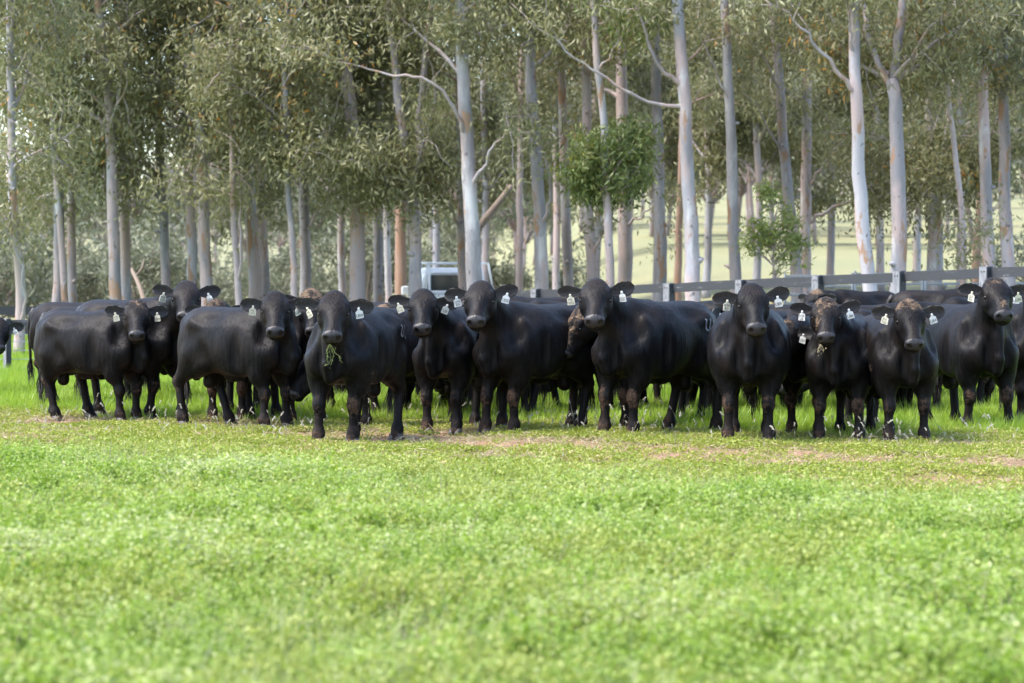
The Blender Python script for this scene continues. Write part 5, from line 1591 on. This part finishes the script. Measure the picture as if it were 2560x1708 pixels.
C_LUC = coll('lucerne_tufts', [tuft_object('lucerne_tuft_%d' % k, lucerne_tuft(grng, k), M_LUC) for k in range(5)])
C_CRP = coll('creeping_tufts', [tuft_object('herb_tuft_%d' % k, creeping_tuft(grng, k, .05 + .1 * k), M_CREEP) for k in range(4)])
C_GRS = coll('grass_tufts', [tuft_object('grass_tuft_%d' % k, grass_tuft(grng, k, [.10, .14, .18, .24][k]), M_GRASS) for k in range(4)])
C_PAL = coll('pale_tufts', [tuft_object('pale_tuft_%d' % k, grass_tuft(grng, k, [.26, .32, .38][k], 22), M_PALE) for k in range(3)])
C_LUY = coll('yellow_weed_tufts', [tuft_object('yellow_weed_%d' % k, lucerne_tuft(grng, k), M_YEL) for k in range(4)])
C_DED = coll('dead_tufts', [tuft_object('dead_tuft_%d' % k, grass_tuft(grng, k, [.20, .26, .30][k], 9), M_STRAW) for k in range(3)])
C_STR = coll('straw_tufts', [tuft_object('straw_tuft_%d' % k, straw_tuft(grng, k), M_STRAW) for k in range(3)])
C_SED = coll('seed_heads', [tuft_object('seed_head_%d' % k, seed_head(grng, k), M_SEED) for k in range(8)])

def scatter(name, XY, collection, smin, smax, label, cat, tilt=.12, sfac=None):
    n = len(XY)
    X, Y = XY[:, 0], XY[:, 1]
    V = np.column_stack([X, Y, ground_z(X, Y)])
    me = bpy.data.meshes.new(name); me.vertices.add(n); me.vertices.foreach_set('co', V.astype(np.float32).ravel()); me.update()
    ob = bpy.data.objects.new(name, me); COL.objects.link(ob)
    a = me.attributes.new('rot', 'FLOAT_VECTOR', 'POINT')
    rt = np.column_stack([grng.normal(0, tilt, n), grng.normal(0, tilt, n), grng.uniform(0, 6.283, n)]); a.data.foreach_set('vector', rt.astype(np.float32).ravel())
    s = grng.uniform(smin, smax, n)
    if sfac is not None: s = s * sfac
    a = me.attributes.new('scl', 'FLOAT', 'POINT'); a.data.foreach_set('value', s.astype(np.float32))
    a = me.attributes.new('pick', 'INT', 'POINT'); a.data.foreach_set('value', grng.integers(0, len(collection.objects), n).astype(np.int32))
    ng = bpy.data.node_groups.new(name + '_nodes', 'GeometryNodeTree')
    ng.interface.new_socket('Geometry', in_out='INPUT', socket_type='NodeSocketGeometry')
    ng.interface.new_socket('Geometry', in_out='OUTPUT', socket_type='NodeSocketGeometry')
    gi, go = ng.nodes.new('NodeGroupInput'), ng.nodes.new('NodeGroupOutput')
    ci = ng.nodes.new('GeometryNodeCollectionInfo'); ci.inputs['Collection'].default_value = collection
    ci.inputs['Separate Children'].default_value = True; ci.inputs['Reset Children'].default_value = True
    ip = ng.nodes.new('GeometryNodeInstanceOnPoints'); ip.inputs['Pick Instance'].default_value = True
    def na(nm, ty):
        k = ng.nodes.new('GeometryNodeInputNamedAttribute'); k.data_type = ty; k.inputs['Name'].default_value = nm
        return k.outputs['Attribute']
    ng.links.new(gi.outputs[0], ip.inputs['Points']); ng.links.new(ci.outputs[0], ip.inputs['Instance'])
    ng.links.new(na('pick', 'INT'), ip.inputs['Instance Index'])
    e2r = ng.nodes.new('FunctionNodeEulerToRotation')
    ng.links.new(na('rot', 'FLOAT_VECTOR'), e2r.inputs[0]); ng.links.new(e2r.outputs[0], ip.inputs['Rotation'])
    ng.links.new(na('scl', 'FLOAT'), ip.inputs['Scale'])
    ng.links.new(ip.outputs[0], go.inputs[0])
    md = ob.modifiers.new('scatter', 'NODES'); md.node_group = ng
    ob['kind'] = 'stuff'; ob['label'] = label; ob['category'] = cat
    return ob

def vnoise(X, Y, f, seed):
    """smooth value noise on the plane"""
    r = np.random.default_rng(seed).random((64, 64))
    x, y = X * f + 100.3, Y * f + 57.7
    i, j = np.floor(x).astype(int), np.floor(y).astype(int); u, v = x - i, y - j
    u, v = u * u * (3 - 2 * u), v * v * (3 - 2 * v); g = lambda a, b: r[a % 64, b % 64]
    return (g(i, j) * (1 - u) + g(i + 1, j) * u) * (1 - v) + (g(i, j + 1) * (1 - u) + g(i + 1, j + 1) * u) * v

def points(dens, y0, y1, margin=1.2):
    """random points over the wedge the camera can see (with a margin for other views)"""
    wmax = y1 * .19 + margin
    n = int(dens * (y1 - y0) * 2 * wmax)
    X = grng.uniform(-wmax, wmax, n); Y = grng.uniform(y0, y1, n)
    k = np.abs(X) < Y * .19 + margin
    return np.column_stack([X[k], Y[k]])

p = points(190, 8.3, 28.5)
d = p[:, 1] - yb(p[:, 0])
nz = vnoise(p[:, 0], p[:, 1], .9, 1) * .5 + vnoise(p[:, 0], p[:, 1], 2.7, 2) * .5
k = (d < 0) | ((d < 1.0) & (grng.random(len(p)) < .35 * (1 - d)))
k &= grng.random(len(p)) < .25 + 1.1 * nz
p = p[k]; nz = nz[k]; ed = .45 + .55 * ss(-.8, 3.0, -d[k])
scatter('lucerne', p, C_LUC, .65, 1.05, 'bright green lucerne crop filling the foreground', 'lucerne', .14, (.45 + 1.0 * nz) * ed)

p = points(60, 8.3, 24)
nz = vnoise(p[:, 0], p[:, 1], .7, 21) * .7 + vnoise(p[:, 0], p[:, 1], 2.0, 22) * .3
k = (p[:, 1] < yb(p[:, 0]) - .5) & (grng.random(len(p)) < np.clip(2.2 * (nz - .46), .05, 1))
scatter('meadow_grass', p[k], C_PAL, .5, .95, 'pale wispy meadow grass mixed into the lucerne', 'grass', .2)

p = points(70, 8.3, 24)
nz = vnoise(p[:, 0], p[:, 1], 1.1, 31)
k = (p[:, 1] < yb(p[:, 0])) & (grng.random(len(p)) < np.clip(3.0 * (nz - .40), .10, 1))
scatter('yellow_crop_weeds', p[k], C_LUY, .7, 1.15, 'yellow green weeds growing through the lucerne', 'weeds', .25)
p = points(26, 8.3, 24)
k = (p[:, 1] < yb(p[:, 0])) & (grng.random(len(p)) < np.clip(2.2 * (vnoise(p[:, 0], p[:, 1], .9, 33) - .4), .08, 1))
scatter('dead_stalks', p[k], C_DED, .7, 1.3, 'pale dead stalks standing in the lucerne', 'stalks', .3)

p = points(420, 15, 34)
d0, d1 = p[:, 1] - yb(p[:, 0]), p[:, 1] - yc(p[:, 0])
nz = vnoise(p[:, 0], p[:, 1], 1.3, 5) * .55 + vnoise(p[:, 0], p[:, 1], 4.0, 6) * .45
dn = dirtness(p[:, 0], p[:, 1]) + .6 * (vnoise(p[:, 0], p[:, 1], 2.2, 9) - .5)
k = (d0 > -.8) & (d1 < 1.3) & (grng.random(len(p)) < np.clip(3.2 * (nz - .30), 0.04, 1) * (1 - .95 * ss(.06, .55, dn)))
p1 = p[k]
scatter('creeping_herbs', p1, C_CRP, .6, 1.35, 'low yellow green herbs creeping over the bare track', 'herbs', .1)
k = (d0 > -.2) & (d1 < .8) & (grng.random(len(p)) < (.13 + .12 * (nz < .45)) * (1 - .7 * ss(.2, .6, dn)))
scatter('straw_litter', p[k], C_STR, .7, 1.5, 'dry straw litter scattered along the track', 'straw', .1)

p = points(210, 24, 48)
d1 = p[:, 1] - yc(p[:, 0])
nz = vnoise(p[:, 0], p[:, 1], .8, 8)
bf = (p[:, 1] > 43.2 + (7.49 - p[:, 0]) * 1.173) & (p[:, 0] > .5)
k = (d1 > -.9) & (grng.random(len(p)) < ss(-.9, .5, d1) * (.55 + .6 * nz)) & (~bf | (grng.random(len(p)) < .12))
p = p[k]; d1 = d1[k]
scatter('pasture_grass', p, C_GRS, .7, 1.25, 'lush green pasture grass under the herd', 'grass', .15, (.55 + .5 * ss(-.5, 1.2, d1)) * (.8 + .4 * nz[k]))
p = points(30, 48, 82, 2)
p = p[p[:, 1] + 1.2 * p[:, 0] < 52 + grng.normal(0, 3, len(p))]
scatter('far_grass', p, C_GRS, 1.1, 2.0, 'green grass under the gum trees', 'grass', .15)

sx = []
for (px, py, sdx, sdy, n) in [(1400, 1068, 60, 8, 26), (1500, 1072, 90, 10, 34), (1640, 1078, 90, 9, 36), (1290, 1072, 70, 8, 14), (1030, 1070, 70, 12, 16), (860, 1075, 60, 14, 8), (600, 1068, 110, 14, 26), (430, 1062, 60, 12, 14), (200, 1056, 110, 14, 20), (1850, 1092, 80, 9, 14), (2120, 1100, 120, 9, 22), (2280, 1103, 120, 9, 20), (2480, 1108, 80, 10, 14), (740, 1066, 60, 10, 12), (700, 1100, 200, 14, 18), (100, 1080, 90, 12, 10), (1750, 1110, 250, 14, 14)]:
    for _ in range(n):
        x = grng.normal(px, sdx); y = max(1030, grng.normal(py + 12, sdy)); Y = foot_depth(y)
        sx.append(((x - 1280) / F_PX * Y, Y))
scatter('seed_heads', np.array(sx), C_SED, .5, .95, 'pale fluffy grass seed heads at the feet of the herd', 'seed heads', .15)
